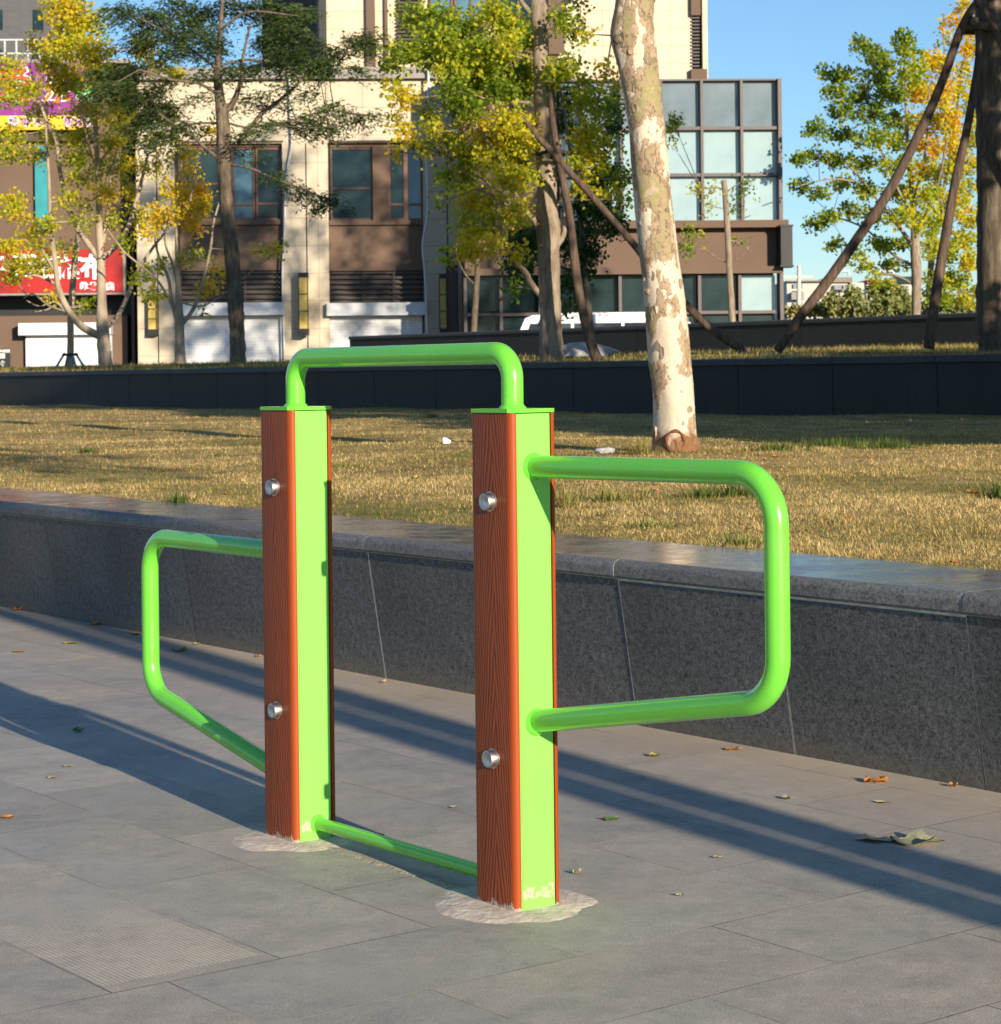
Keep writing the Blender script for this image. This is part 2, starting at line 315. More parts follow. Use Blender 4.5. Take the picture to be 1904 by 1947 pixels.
M = dict(
 paint=mat_paint(), post=mat_paint_foot(), wood=mat_wood(),
 steel=simple('brushed_steel', (.55, .54, .52), .40, 1, .1, 60),
 gran=granite('dark_granite', (.026, .026, .026), (.27, .268, .26), 135),
 cop=granite('granite_coping_edge', (.07, .07, .07), (.34, .335, .32), 130, .6, streak=False),
 copt=granite('granite_coping_polished', (.11, .10, .09), (.25, .235, .215), 120, .3, 1, streak=False),
 granfar=granite('black_granite', (.020, .019, .019), (.052, .049, .047), 60, .6, streak=False),
 copfar=granite('black_granite_coping', (.03, .031, .034), (.08, .08, .083), 60, .5, streak=False),
 grout=simple('pale_joint_mortar', (.72, .65, .55), .9, 0, .3, 20, .4),
 mortar=simple('cement_mortar', (.64, .54, .44), .95, 0, .25, 18, .45, 60),
 pave=mat_paving(),
 soil=mat_soil('dry_lawn_soil', (.18, .125, .05), (.44, .31, .12), (.64, .47, .22)),
 soil2=mat_soil('terrace_soil', (.14, .11, .04), (.25, .20, .07), (.36, .27, .11)),
 street=simple('asphalt_street', (.12, .115, .11), .9),
 blade=mat_leaf('grass_blades', [(0, (.055, .10, .018)), (.25, (.16, .19, .04)), (.42, (.42, .31, .09)), (.7, (.74, .52, .19)), (1, (.90, .70, .38))], .25, .8),
 gink=mat_leaf('ginkgo_leaves', [(0, (.12, .21, .02)), (.3, (.32, .42, .03)), (.55, (.66, .64, .04)), (.8, (.90, .68, .04)), (1, (.92, .47, .03))], .58),
 ever=mat_leaf('evergreen_leaves', [(0, (.025, .06, .014)), (1, (.09, .17, .03))], .25),
 cedar=mat_leaf('cedar_needles', [(0, (.022, .042, .011)), (.5, (.065, .105, .022)), (1, (.17, .22, .05))], .25),
 bush=mat_leaf('bush_leaves', [(0, (.10, .14, .04)), (.5, (.28, .31, .10)), (1, (.46, .36, .12))], .3),
 bark=mat_bark('grey_brown_bark', (.14, .10, .07), (.30, .235, .17), (.42, .34, .25)),
 barkpale=mat_bark('pale_ginkgo_bark', (.27, .21, .15), (.40, .32, .235), (.50, .41, .31), (9, 9, 2)),
 barkdark=mat_bark('dark_cedar_bark', (.06, .045, .032), (.15, .115, .08), (.25, .20, .15)),
 pole=mat_bark('weathered_support_pole', (.05, .034, .025), (.11, .075, .054), (.18, .125, .09), (20, 20, 1.2), .3),
 plane=mat_plane_bark(),
 cream=mat_stone_cladding('cream_stone_cladding', (.66, .55, .39), (.46, .32, .20), 2.4, .62),
 creamlow=mat_stone_cladding('cream_stone_blocks', (.60, .51, .37), (.42, .32, .22), 1.15, .9),
 brown=simple('brown_render', (.145, .092, .062), .85, 0, .08, .8),
 brownd=simple('dark_brown_trim', (.085, .055, .042), .6),
 greyc=simple('grey_cornice', (.30, .27, .24), .8),
 dark=simple('black_metal', (.018, .017, .016), .5), louv=simple('louvre_metal', (.05, .037, .03), .5),
 winred=simple('red_brown_window_frame', (.15, .065, .04), .5),
 shut=mat_shutter(), white=simple('white_metal', (.62, .63, .64), .35, 0, .03),
 glassd=mat_glass('dark_window_glass', (.008, .018, .020), (.03, .055, .058), spec=.35), glassb=mat_glass('blue_window_glass', (.04, .10, .14), (.13, .25, .32), spec=.5),
 glassc=mat_glass('curtained_glass', (.27, .39, .41), (.42, .53, .55), .08, .35), glassg=mat_glass('sky_reflect_tint_glass', (.13, .175, .205), (.22, .275, .31), .05, .5),  # grey-blue upper panes have the sky's reflection put into their base colour
 mull=simple('mauve_brown_mullion', (.105, .078, .072), .5),
 lamp=simple('yellow_lamp_panel', (.62, .44, .10), .5, 0, .2, 5), tower=simple('brown_tower_cladding', (.115, .10, .088), .8), towerg=simple('dark_grey_tower_cladding', (.10, .10, .105), .8),  # tower cladding is one even dark grey-brown
 purple=simple('purple_sign_board', (.25, .022, .24), .6, 0, .08), yellow=simple('yellow_sign_strip', (.85, .50, .03), .6, 0, .05), red=simple('red_banner_cloth', (.36, .006, .006), .55, 0, .25, 1.2, .4, 1.5),
 turq=simple('turquoise_panel', (.02, .26, .29), .6, 0, .2, 2), signred=simple('red_lettering', (.80, .06, .03), .6), signor=simple('orange_lettering', (.9, .20, .02), .6), signgr=simple('green_lettering', (.05, .62, .04), .6),
 signpu=simple('violet_lettering', (.50, .16, .50), .6), wht=simple('white_lettering', (.82, .82, .82), .6, 0, .02),
 rail=simple('grey_steel_rail', (.50, .52, .52), .4), blue=simple('light_blue_pole', (.10, .30, .42), .5), paper=simple('white_paper', (.85, .85, .83), .8, 0, .05, 30),
 stone=simple('pale_field_stone', (.42, .40, .39), .9, 0, .2, 6, .5, 30),
 van=simple('white_car_paint', (.80, .80, .82), .25, 0, .01, 3, coat=.5), vang=mat_glass('van_window_glass', (.02, .03, .045), (.03, .05, .07)), rubber=simple('tyre_rubber', (.02, .02, .02), .8),
 house=simple('white_house_render', (.52, .50, .44), .8, 0, .08), roofr=simple('red_tile_roof', (.40, .07, .05), .8), roofg=simple('grey_brown_roof', (.25, .2, .16), .8), hwin=simple('pale_window_panes', (.22, .25, .27), .3),
 leafo=simple('dry_orange_leaf', (.55, .22, .05), .7, 0, .35, 25, .3, 60), leafy=simple('yellow_olive_leaf', (.40, .33, .08), .7, 0, .3, 25, .3, 60), leafg=simple('green_leaf', (.14, .24, .04), .6, 0, .3, 25), leafp=simple('grey_green_dry_leaf', (.30, .30, .18), .8, 0, .3, 30, .3, 60), leafb=simple('pale_tan_leaf', (.48, .38, .25), .8, 0, .3, 30, .3, 60),
 grit=simple('sandy_mortar_crumbs', (.42, .35, .27), .95, 0, .3, 60, .5, 120), weld=simple('brown_cut_wood', (.36, .25, .16), .8, 0, .25, 14), scar=simple('red_brown_scar_bark', (.16, .06, .03), .9, 0, .4, 20, .5, 30), rope=simple('dark_binding_rope', (.04, .03, .025), .9),
)
# ================================================================ THE SETTING
def lawn_h(a, b):
    return .556+(b-5.2)*.0122+.022*np.sin(a*.55+1)*np.sin(b*.8)*np.clip((b-5.5)/2, 0, 1)+.012*np.sin(a*1.9+b*1.3)*np.clip((b-5.5)/2, 0, 1)
def terr_h(a, b):
    t = np.clip((b-17.8)/4.5, 0, 1); s = t*t*(3-2*t)
    return 1.315+.14*s+.025*np.sin(a*.35)*s+np.clip((b-24)/4, 0, 1)*.10
def sheet(name, a0, a1, na, b0, b1, nb, hf, mat):
    A, B = np.meshgrid(np.linspace(a0, a1, na), np.linspace(b0, b1, nb)); Hh = hf(A, B)
    V = np.stack([D1.x*A+NN.x*B, D1.y*A+NN.y*B, Hh], -1).reshape(-1, 3)
    i = np.arange(nb-1)[:, None]*na+np.arange(na-1)[None]; F = np.stack([i, i+1, i+na+1, i+na], -1).reshape(-1, 4)[:, ::-1]
    o = npmesh(name, V, F, [mat], smooth=True); o['kind'] = 'structure'; return o
gm = MB(); gm.add([(-1500, -1500, -.03), (1500, -1500, -.03), (1500, 1500, -.03), (-1500, 1500, -.03)], [(0, 1, 2, 3)])
tag(gm.build('ground', M['street']), kind='structure')
pv = MB(); pv.add([AB(-25, -25, 0), AB(-25, 4.8, 0), AB(60, 4.8, 0), AB(60, -25, 0)], [(0, 3, 2, 1)]); tag(pv.build('plaza', M['pave']), kind='structure')
sheet('lawn', -15, 75, 400, 5.15, 17.4, 70, lawn_h, M['soil'])
sheet('terrace_lawn', -15, 110, 300, 17.6, 28.1, 50, terr_h, M['soil2'])
def street_h(A, B):
    X = D1.x*A+NN.x*B; t = np.clip((X+7)/4, 0, 1); return 1.44-.60*t*np.clip((B-28)/1.5, 0, 1)
sheet('street', -300, 400, 260, 28.0, 420, 180, street_h, M['street'])

# ---- low seat wall in the foreground: granite panels leaning outwards under a coping
sw = empty('seat_wall', AB(6, 4.73, 0), 'long low dark granite wall with a rounded polished coping between plaza and lawn', 'wall')
def in_ab(obj_name, mb_pts): pass
def ab_part(mb, name, mats, parent, a, b, h=0):
    """mesh whose local x is along +b (into the lawn) and y along +a"""
    base = AB(a, b, h); o = mb.build(name, mats, parent); o.location = base-parent.location; o.rotation_euler = (0, 0, YAW); return o
def seat_panels():
    j = [3.94-1.487, 3.94-.743, 3.94, 4.685, 5.425, 6.17, 6.914, 7.66, 8.40, 9.17, 9.80]
    j = [1.71-.743*k for k in range(8, 0, -1)] + [1.71] + j + [9.80+.743*k for k in range(1, 40)]
    for i in range(len(j)-1):
        g0 = .0055 if abs(j[i]-4.685) < .01 or abs(j[i]-6.914) < .01 else .0025; L = j[i+1]-j[i]; mb = MB(); dz = random.uniform(-.003, .003); sk = random.uniform(-.0015, .0015)
        ztop = .497-(.006 if abs(j[i]-3.94) < .01 or abs(j[i]-4.685) < .01 else 0)
        prof = [(-.08+sk, ztop), (0+sk, .0), (.05, 0), (.05, ztop)]
        mb.prism(prof, g0, L-g0, 0, axis='y')
        ab_part(mb, 'granite_panel', M['gran'], sw, j[i], 4.73)
    L = j[-1]-j[0]; mb = MB(); mb.prism([(-.0790, .499), (.0014, .0), (.2, 0), (.2, .499)], 0, L, 0, axis='y')
    ab_part(mb, 'mortar_core', M['grout'], sw, j[0], 4.73)
    cj = [3.94+1.487*k for k in range(-7, 4)] + [9.18] + [9.18+1.487*k for k in range(1, 24)]
    for i in range(len(cj)-1):
        L = cj[i+1]-cj[i]; mb = MB(); sk = random.uniform(-.002, .002)
        x0, x1, z0, z1 = -.095+sk, .51, .5005, .562; r = .028; prof = [(x1, z0), (x1, z1)]; na = 6
        for q in range(na+1): t = math.pi/2+math.pi/2*q/na; prof.append((x0+r+math.cos(t)*r, z1-r+math.sin(t)*r))
        prof += [(x0, z0+.008), (x0+.008, z0)]
        n = len(prof); g = .002
        lo = [(x, g, z) for x, z in prof]; hi = [(x, L-g, z) for x, z in prof]
        mb.add(lo+hi, [tuple(range(n)), tuple(range(n, 2*n))[::-1]], 1)
        for k in range(n):
            k2 = (k+1) % n; mb.add([lo[k], lo[k2], hi[k2], hi[k]], [(0, 1, 2, 3)], 0 if k == 1 else 1)
        ab_part(mb, 'coping_slab', [M['copt'], M['cop']], sw, cj[i], 4.73)
    mb = MB(); mb.box(-.07, .5, 0, cj[-1]-cj[0], .499, .552); ab_part(mb, 'joint_filling', M['grout'], sw, cj[0], 4.73)
seat_panels()

# ---- two further terrace walls
def terrace_wall(name, label, b, a0, a1, z0, z1, parent_label=None):
    root = empty(name, AB((a0+a1)/2, b, z0), label, 'wall'); L = 1.5; k = 0; a = a0
    mb = MB(); mb.box(.02, .4, 0, a1-a0, -.1, z1-z0-.07); o = ab_part(mb, 'wall_body', M['granfar'], root, a0, b, z0)
    pm = MB(); cm = MB()
    while a < a1-.01:
        e = min(a+L, a1); pm.box(0, .02, a-a0+.005, e-a0-.005, -.1, z1-z0-.075); 
        x0 = -.035; r = .03; zt = z1-z0; zb = zt-.075
        prof = [(x0+.0, zb), (x0, zt-r), (x0+.01, zt-.01), (x0+r, zt), (.45, zt), (.45, zb)]
        cm.prism(prof, a-a0+.004, e-a0-.004, 0, axis='y'); a = e
    ab_part(pm, 'granite_facing', M['granfar'], root, a0, b, z0); ab_part(cm, 'coping', M['copfar'], root, a0, b, z0)
    return root
terrace_wall('terrace_wall', 'long black granite retaining wall along the back of the dry lawn', 17.3, -15, 105, .70, 1.335)
terrace_wall('terrace_wall', 'upper black granite wall rising behind the braced trees, its left end free', 28.0, -10, 42.3, 1.5, 2.125)

# ---------------------------------------------------------------- EXERCISE BARS
R0 = AB(4.23, 2.932, 0)
dev = empty('exercise_bars', R0, 'green steel exercise bars on two wood-clad posts set in the plaza', 'exercise bars', rz=YAW)
def dl(a, b, h): return Vector((b-2.932, a-4.23, h))          # device-local
def fillet(pts, r, n=10):
    out = [Vector(pts[0])]
    for i in range(1, len(pts)-1):
        p0, p, p1 = Vector(pts[i-1]), Vector(pts[i]), Vector(pts[i+1]); u = (p0-p).normalized(); v = (p1-p).normalized()
        an = u.angle(v); d = min(r/math.tan(an/2), (p0-p).length*.48, (p1-p).length*.48); rr = d*math.tan(an/2); c = p+(u+v).normalized()*(rr/math.sin(an/2))
        s = p+u*d; e = p+v*d; a0 = s-c; a1 = e-c; tot = a0.angle(a1)
        for k in range(n+1):
            t = k/n; out.append(c+(a0*math.sin((1-t)*tot)+a1*math.sin(t*tot))/math.sin(tot))
    out.append(Vector(pts[-1])); return out
def post(ac):
    mb = MB(); w2, l2, ch = .0485, .0745, .004; prof = [(-w2, -l2+ch), (-w2+ch, -l2), (w2-ch, -l2), (w2, -l2+ch), (w2, l2-ch), (w2-ch, l2), (-w2+ch, l2), (-w2, l2-ch)]
    mb.prism(prof, 0, 1.096); p = mb.build('post', M['post'], dev); p.location = dl(ac, 2.932, 0)
    for s in (-1, 1):
        pm = MB(); t = .0155; r = .0145; hl = .0755; prof = [(0, -hl)]; na = 6
        idx = []
        for q in range(na+1): th = -math.pi/2+math.pi/2*q/na; prof.append((t-r+math.cos(th)*r, -hl+r+math.sin(th)*r)); idx.append(len(prof)-1)
        for q in range(na+1): th = math.pi/2*q/na; prof.append((t-r+math.cos(th)*r, hl-r+math.sin(th)*r)); idx.append(len(prof)-1)
        prof.append((0, hl)); prof = [(s*(x), y) for x, y in prof]
        pm.prism(prof, .0, 1.094, smooth_idx=tuple(idx)); pn = pm.build('wood_panel', M['wood'], p); pn.location = (s*.0492, 0, .004)
        for h in (.902, .333):
            bm = MB(); seg = 24; pr = [(0, .0195), (.0165, .0195), (.0188, .0185), (.0200, .0165), (.0200, .0150), (.0190, .0140), (.0190, .00001)]; vs = []; fs = []
            for xx, rr in pr:
                for k in range(seg): vs.append((s*xx, rr*math.cos(2*math.pi*k/seg), rr*math.sin(2*math.pi*k/seg)))
            for i in range(len(pr)-1):
                for k in range(seg): k2 = (k+1) % seg; fs.append((i*seg+k, i*seg+k2, (i+1)*seg+k2, (i+1)*seg+k))
            bm.add(vs, fs, 0, True); bm.tube([(0, 0, 0), (s*.0035, 0, 0)], .0225, 24)
            bo = bm.build('bolt', M['steel'], p); bo.location = (s*.0647, 0, h)
    cm = MB(); w3, l3, c3 = .067, .080, .014; zt, zb = .0085, 0
    prof = [(-w3, -l3+c3), (-w3+c3, -l3), (w3-c3, -l3), (w3, -l3+c3), (w3, l3-c3), (w3-c3, l3), (-w3+c3, l3), (-w3, l3-c3)]
    cm.prism(prof, 0, .0085); co = cm.build('cap_plate', M['paint'], p); co.location = (0, 0, 1.0985)
    return p
post(3.775); post(4.684)
def bar(name, pts, r, rad, weld=True):
    P = fillet(pts, rad); mb = MB(); mb.tube(P, r, 28)
    if weld:
        for e, q in ((P[0], P[1]), (P[-1], P[-2])):
            d = (q-e).normalized(); mb.tube([e, e+d*.004, e+d*.009], [r+.007, r+.005, r+.0005], 28)
    return mb.build(name, M['paint'], dev)
bar('top_handle', [dl(3.775, 2.932, 1.106), dl(3.775, 2.932, 1.231), dl(4.684, 2.932, 1.231), dl(4.684, 2.932, 1.106)], .0250, .105)
tag(bar('side_handle', [dl(3.702, 2.932, .979), dl(2.95, 2.932, .986), dl(2.95, 2.932, .548), dl(3.702, 2.932, .417)], .0248, .10), 'high side loop reaching towards the viewer')
tag(bar('side_handle', [dl(4.757, 2.932, .731), dl(5.478, 2.932, .731), dl(5.478, 2.932, .292), dl(4.757, 2.932, .150)], .0248, .10), 'low side loop reaching away from the viewer')
bar('foot_rail', [dl(3.85, 2.938, .046), dl(4.611, 2.938, .046)], .0165, .1)

# mortar rings round the feet
def blob(name, cx_, cy_, rx, ry, label, seed, th=.007):
    r = random.Random(seed); n = 90; ph = [r.uniform(0, 6.28) for _ in range(9)]
    vs = [(0, 0, th)]; fs = []; rings = 7
    for k in range(1, rings+1):
        t = k/rings
        for i in range(n):
            an = 2*math.pi*i/n; rr = 1+sum(.055/(1+.45*j)*math.sin((j+2)*an*1.0+ph[j]) for j in range(9))+r.uniform(-.02, .02)
            z = th*(1-t**3)+(r.uniform(-.0004, .0004) if k < rings else 0); z = -.002 if k == rings else max(z, .001)
            vs.append((rx*rr*t*math.cos(an), ry*rr*t*math.sin(an), z))
    for i in range(n): fs.append((0, 1+i, 1+(i+1) % n))
    for k in range(rings-1):
        for i in range(n): a = 1+k*n+i; b = 1+k*n+(i+1) % n; fs.append((a, a+n, b+n, b))
    mb = MB(); mb.add(vs, fs, 0, True); o = mb.build(name, M['mortar'], None, (cx_, cy_, 0.0), rz=YAW); tag(o, label, 'mortar patch', 'mortar patches round the post feet'); return o
q = AB(3.79, 2.925); blob('mortar_patch', q.x, q.y, .175, .205, 'rough pale mortar ring round the foot of the right, nearer post', 3)
q = AB(4.68, 2.91); blob('mortar_patch', q.x, q.y, .16, .18, 'rough pale mortar ring round the foot of the left, farther post', 8)
mb = MB(); rr = random.Random(4); n = 150; vs = []
for i in range(n+1):
    a = 3.86+.72*i/n; wd = .004+.006*math.sin(i*.21)+.004*math.sin(i*.57)+rr.uniform(-.003, .003); vs += [AB(a, 2.905-wd, -.001), AB(a, 2.915, .003+rr.uniform(-.0004, .0006)), AB(a, 2.935, .001)]
fs = []
for i in range(n): fs += [(3*i, 3*i+1, 3*i+4, 3*i+3), (3*i+1, 3*i+2, 3*i+5, 3*i+4)]
mb.add(vs, fs); tag(mb.build('mortar_strip', M['grit']), 'thin crumbly line of mortar on the paving under the foot rail', 'mortar strip')

# ---------------------------------------------------------------- VEGETATION HELPERS
def rvec(n): v = rng.normal(size=(n, 3)); return v/np.linalg.norm(v, axis=1)[:, None]
def kites(P, L, W, axis=None, flat=0.0):
    """kite shaped leaves: 4 vertices each"""
    n = len(P); d = rvec(n) if axis is None else axis
    if flat: d[:, 2] *= (1-flat); d /= np.linalg.norm(d, axis=1)[:, None]
    r = rvec(n); s = np.cross(d, r); s /= np.linalg.norm(s, axis=1)[:, None]+1e-9
    L = L[:, None]; W = W[:, None]; up = np.cross(s, d)
    V = np.stack([P, P+d*L*.62+s*W+up*W*.25, P+d*L, P+d*L*.62-s*W+up*W*.25], 1).reshape(-1, 3)
    F = np.arange(4*n).reshape(n, 4); return V, F
def tri_tube(p, q, r0, r1):
    p = np.array(p); q = np.array(q); d = q-p; d = d/(np.linalg.norm(d)+1e-9); a = np.cross(d, [0.3, 0.9, .1]); a /= np.linalg.norm(a)+1e-9; b = np.cross(d, a)
    V = []; 
    for c, r in ((p, r0), (q, r1)):
        for k in range(3): an = 2.094*k; V.append(c+(a*math.cos(an)+b*math.sin(an))*r)
    return V, [(0, 1, 4, 3), (1, 2, 5, 4), (2, 0, 3, 5)]
def smooth_path(pts, step=6):
    """Catmull-Rom through (x,y,z,r)"""
    P = [np.array(p, float) for p in pts]; P = [2*P[0]-P[1]]+P+[2*P[-1]-P[-2]]; out = []
    for i in range(1, len(P)-2):
        for k in range(step):
            t = k/step; out.append(.5*((2*P[i])+(-P[i-1]+P[i+1])*t+(2*P[i-1]-5*P[i]+4*P[i+1]-P[i+2])*t*t+(-P[i-1]+3*P[i]-3*P[i+1]+P[i+2])*t**3))
    out.append(P[-2]); return out
def tree(name, label, cat, base, Y, trunk, limbs, clusters, leafmat, bark, leaf=(.075, .036), spread=.9, shape='leaf', group=None, sub=9, dens=1.0, dt=0.0, cs=1.0, wob=.05, seed=1, twigs=True, base_h=None):
    """trunk / limbs: lists of (px, py, width_px); clusters: (px, py, rx, ry, count, tint)"""
    global rng
    rng = np.random.default_rng(seed); random.seed(seed)
    b = AT(base[0], base[1], Y); root = empty(name, b, label, cat, group)
    def conv(pl, dz0=0, dz1=0):
        n = len(pl); return [(*(AT(x, y, Y+dz0+(dz1-dz0)*i/max(1, n-1))-b), max(.004, wd*Y/FL/2)) for i, (x, y, wd) in enumerate(pl)]
    T = smooth_path(conv(trunk)); mb = MB(); mb.tube([t[:3] for t in T], [t[3] for t in T], 14, wob=wob); mb.build('trunk', bark, root)
    nodes = [t[:3] for t in T[len(T)//3:]]
    for i, l in enumerate(limbs):
        dz = random.uniform(-spread, spread); Lp = smooth_path(conv(l, 0, dz), 5); mb = MB(); mb.tube([t[:3] for t in Lp], [t[3] for t in Lp], 8, wob=wob); mb.build('branch', bark, root); nodes += [t[:3] for t in Lp[2:]]
    if not clusters: return root
    nodes = np.array(nodes); Pl = []; Tt = []; TV = []; TF = []; ax = []
    for (cx_, cy_, rx, ry, n, tint) in clusters:
        dz = rng.uniform(-spread, spread); c = np.array(AT(cx_, cy_, Y+dz)-b); ry = ry*(1.45 if shape == 'needle' else 1); R = np.array([rx*Y/FL, min(.5+spread*.3, (rx+ry)*.5*Y/FL), ry*Y/FL])
        n = int(n*dens); tint = tint+dt; rx, ry = rx*cs, ry*cs; k = max(2, int(n/sub)); sc_ = rvec(k)*(rng.random((k, 1))**.45)*R+c
        d2 = ((nodes-c)**2).sum(1)+4*np.clip(nodes[:, 2]-c[2], 0, None)**2; nb = nodes[np.argmin(d2)]
        if twigs:
            hub = c*.75+nb*.25; v, f = tri_tube(nb, hub, .016, .009); o = len(TV); TV += v; TF += [[x+o for x in q_] for q_ in f]
            for s_ in sc_[:max(3, k//2)]:
                v, f = tri_tube(hub+(s_-hub)*rng.uniform(0, .3), s_, .007, .003); o = len(TV); TV += v; TF += [[x+o for x in q_] for q_ in f]
        m_ = int(n/k)+1
        for s_ in sc_:
            if shape == 'leaf':
                dirv = rvec(1)[0]*.16; tt = rng.uniform(-.5, 1, (m_, 1)); Pl.append(s_+dirv*tt+rng.normal(size=(m_, 3))*.07); ax.append(rvec(m_))
            else:          # needle spray: flat, drooping, pointing outwards from the trunk
                out = s_-nb; out[2] = 0; out = out/(np.linalg.norm(out)+1e-6); tt = rng.uniform(-.28, .28, (m_, 1)); pp = s_+out*tt+rng.normal(size=(m_, 3))*[.11, .11, .045]; pp[:, 2] -= .9*(tt[:, 0]+.28)**2
                Pl.append(pp); a_ = rvec(m_)*.7+out; a_[:, 2] = a_[:, 2]*.7-.25; ax.append(a_/np.linalg.norm(a_, axis=1)[:, None])
            Tt.append(np.clip(tint+rng.normal()*.12+rng.normal(size=m_)*.09, 0, 1))
    Pl = np.concatenate(Pl); Tt = np.concatenate(Tt); ax = np.concatenate(ax); n = len(Pl)
    sz = rng.uniform(.7, 1.25, n); V, F = kites(Pl, leaf[0]*sz, leaf[1]*sz, ax); mi = np.zeros(n)
    if TV:
        F = np.concatenate([F, np.array(TF)+len(V)]); V = np.concatenate([V, np.array(TV)]); mi = np.concatenate([mi, np.ones(len(TF))]); Tt = np.concatenate([Tt, np.full(len(TF), .5)])
    npmesh('crown', V, F, [leafmat, bark], mi, Tt, root); return root
Z1 = lambda x, y: (x/2.6455, y/2.6455)
Z2 = lambda x, y: (603+x/2.6455, y/2.6455)
Z3 = lambda x, y: (1152.8+x/2.439, y/2.439)
def zl(Z, l): return [(*Z(x, y), wd) for x, y, wd in l]
def zc(Z, l, k): return [(*Z(x, y), rx/k, ry/k, n, t) for x, y, rx, ry, n, t in l]

# ================================================================ BUILDINGS
class Facade:
    """a building front: pixel rectangles of the photograph turned into metres on a plane Yc away, yaw al"""
    def __init__(s, name, label, cat, Yc, al=.05):
        s.Y, s.al = Yc, al; s.root = empty(name, (0, Yc, .8), label, cat, rz=al)
    def P(s, x, y, d=0):
        u, v = ray(x, y); sa, ca = math.sin(s.al), math.cos(s.al); k = u/FL
        Y = (s.Y*ca)/(ca-sa*k); X = k*Y; return X*ca+(Y-s.Y)*sa, EYE-v*Y/FL-.8
    def rect(s, x0, y0, x1, y1):
        xm, ym = (x0+x1)/2, (y0+y1)/2
        return s.P(x0, ym)[0], s.P(x1, ym)[0], s.P(xm, y1)[1], s.P(xm, y0)[1]
    def box(s, mb, x0, y0, x1, y1, d0, d1, mi=0):
        a, b, c, d = s.rect(x0, y0, x1, y1); mb.box(a, b, d0, d1, c, d, mi)
    def part(s, name, mat, rects, parent=None, label=None):
        """rects: (x0,y0,x1,y1,d0,d1) all in ONE mesh with its origin at its first rect's lower left corner"""
        a, b, c, d = s.rect(*rects[0][:4]); mb = MB()
        for r in rects: s.box(mb, *r)
        off = Vector((a, rects[0][4], c)); mb.v = [tuple(Vector(v)-off) for v in mb.v]
        o = mb.build(name, mat, parent or s.root); o.location = off-(Vector(parent.location) if parent else Vector((0, 0, 0)))
        if label: o['label'] = label
        return o
    def window(s, x0, y0, x1, y1, d, frame, glass, nx=1, ny=1, t=4, hs=None, name='window'):
        fr = []; xs = [x0+(x1-x0)*i/nx for i in range(nx+1)]; ys = [y0+(y1-y0)*i/ny for i in range(ny+1)]
        if hs: ys = [y0+(y1-y0)*h for h in hs]
        for x in xs: fr.append((max(x0, x-t/2) if x > x0 else x0, y0, min(x1, x+t/2) if x < x1 else x1, y1, d-.06, d+.02))
        f2 = []
        fo = s.part(name, frame, [(min(a, x1-t) if i == len(fr)-1 else a, b, max(c, x0+t) if i == 0 else c, e, g, h) for i, (a, b, c, e, g, h) in enumerate(fr)]+[(x0+t, max(y0, y-t/2) if y > y0 else y0, x1-t, (y0+t if y == y0 else min(y1, y+t/2)), d-.055, d+.018) if y < y1 else (x0+t, y1-t, x1-t, y1, d-.055, d+.018) for y in ys])
        s.part('pane', glass, [(x0+1, y0+1, x1-1, y1-1, d, d+.012)], fo); return fo

# shop building: cream columns, brown bays, white shutters
S = Facade('shop_building', 'cream stone shop building with brown window bays and white roller shutters', 'building', 70)
S.part('wall', M['creamlow'], [(258, 152, 893, 730, .5, 9), (260, 152, 885, 272, .0, .49)])
S.part('cornice', M['greyc'], [(256, 130, 890, 151.5, -.25, 9)])
S.part('window_head', M['brownd'], [(342, 268, 539, 271, -.06, .0)]); S.part('window_head', M['brownd'], [(626, 267, 806, 270, -.06, .0)])
for x0, x1, gx in ((261, 342, 300), (539, 626, 584), (806, 883, 852)):
    S.part('column', M['creamlow'], [(x0, 272.5, gx-1.2, 730, -.02, .49), (gx+1.2, 272.5, x1, 730, -.02, .49)])
    S.part('column_groove', M['brownd'], [(gx-1.2, 272.5, gx+1.2, 730, .05, .48)])
for (x0, x1) in ((342, 539), (626, 806)):
    S.part('bay_panel', M['brown'], [(x0, 427.5, x1, 514, .22, .49)]); S.part('bay_lintel', M['brown'], [(x0, 272.5, x1, 278, .2, .49)]); S.part('window_sill', M['brown'], [(x0, 418, x1, 427, .10, .49)])
    lv = [(x0, 514.5, x1, 574, .40, .49)]+[(x0, 516+k*9.6, x1, 519.5+k*9.6, .24, .39) for k in range(6)]
    S.part('louvre', M['louv'], lv+[(x0+64, 515, x0+67, 574, .21, .235), (x0+122, 515, x0+125, 574, .21, .235)])
    sb = S.part('shutter_box', M['white'], [(x0-4, 576, x1+2, 600, -.30, .45)])
    S.part('shutter', M['shut'], [(x0+2, 600.5, x1-2, 730, .15, .45)])
S.window(342, 279, 440, 418, .30, M['winred'], M['glassd'], 1, 2)
S.window(440, 279, 484, 418, .30, M['winred'], M['glassb'], 1, 2, hs=(0, .78, 1)); S.window(486, 279, 536, 418, .30, M['winred'], M['glassd'], 1, 2, hs=(0, .77, 1))
S.part('bay_pier', M['brown'], [(709, 278.5, 739, 417.5, .12, .49)])
S.window(628, 279, 709, 418, .30, M['brownd'], M['glassd'], 1, 2, hs=(0, .56, 1)); S.window(739, 279, 772, 418, .28, M['winred'], M['glassd'], 1, 2, hs=(0, .78, 1)); S.window(772, 279, 804, 418, .28, M['winred'], M['glassb'], 1, 2, hs=(0, .78, 1))
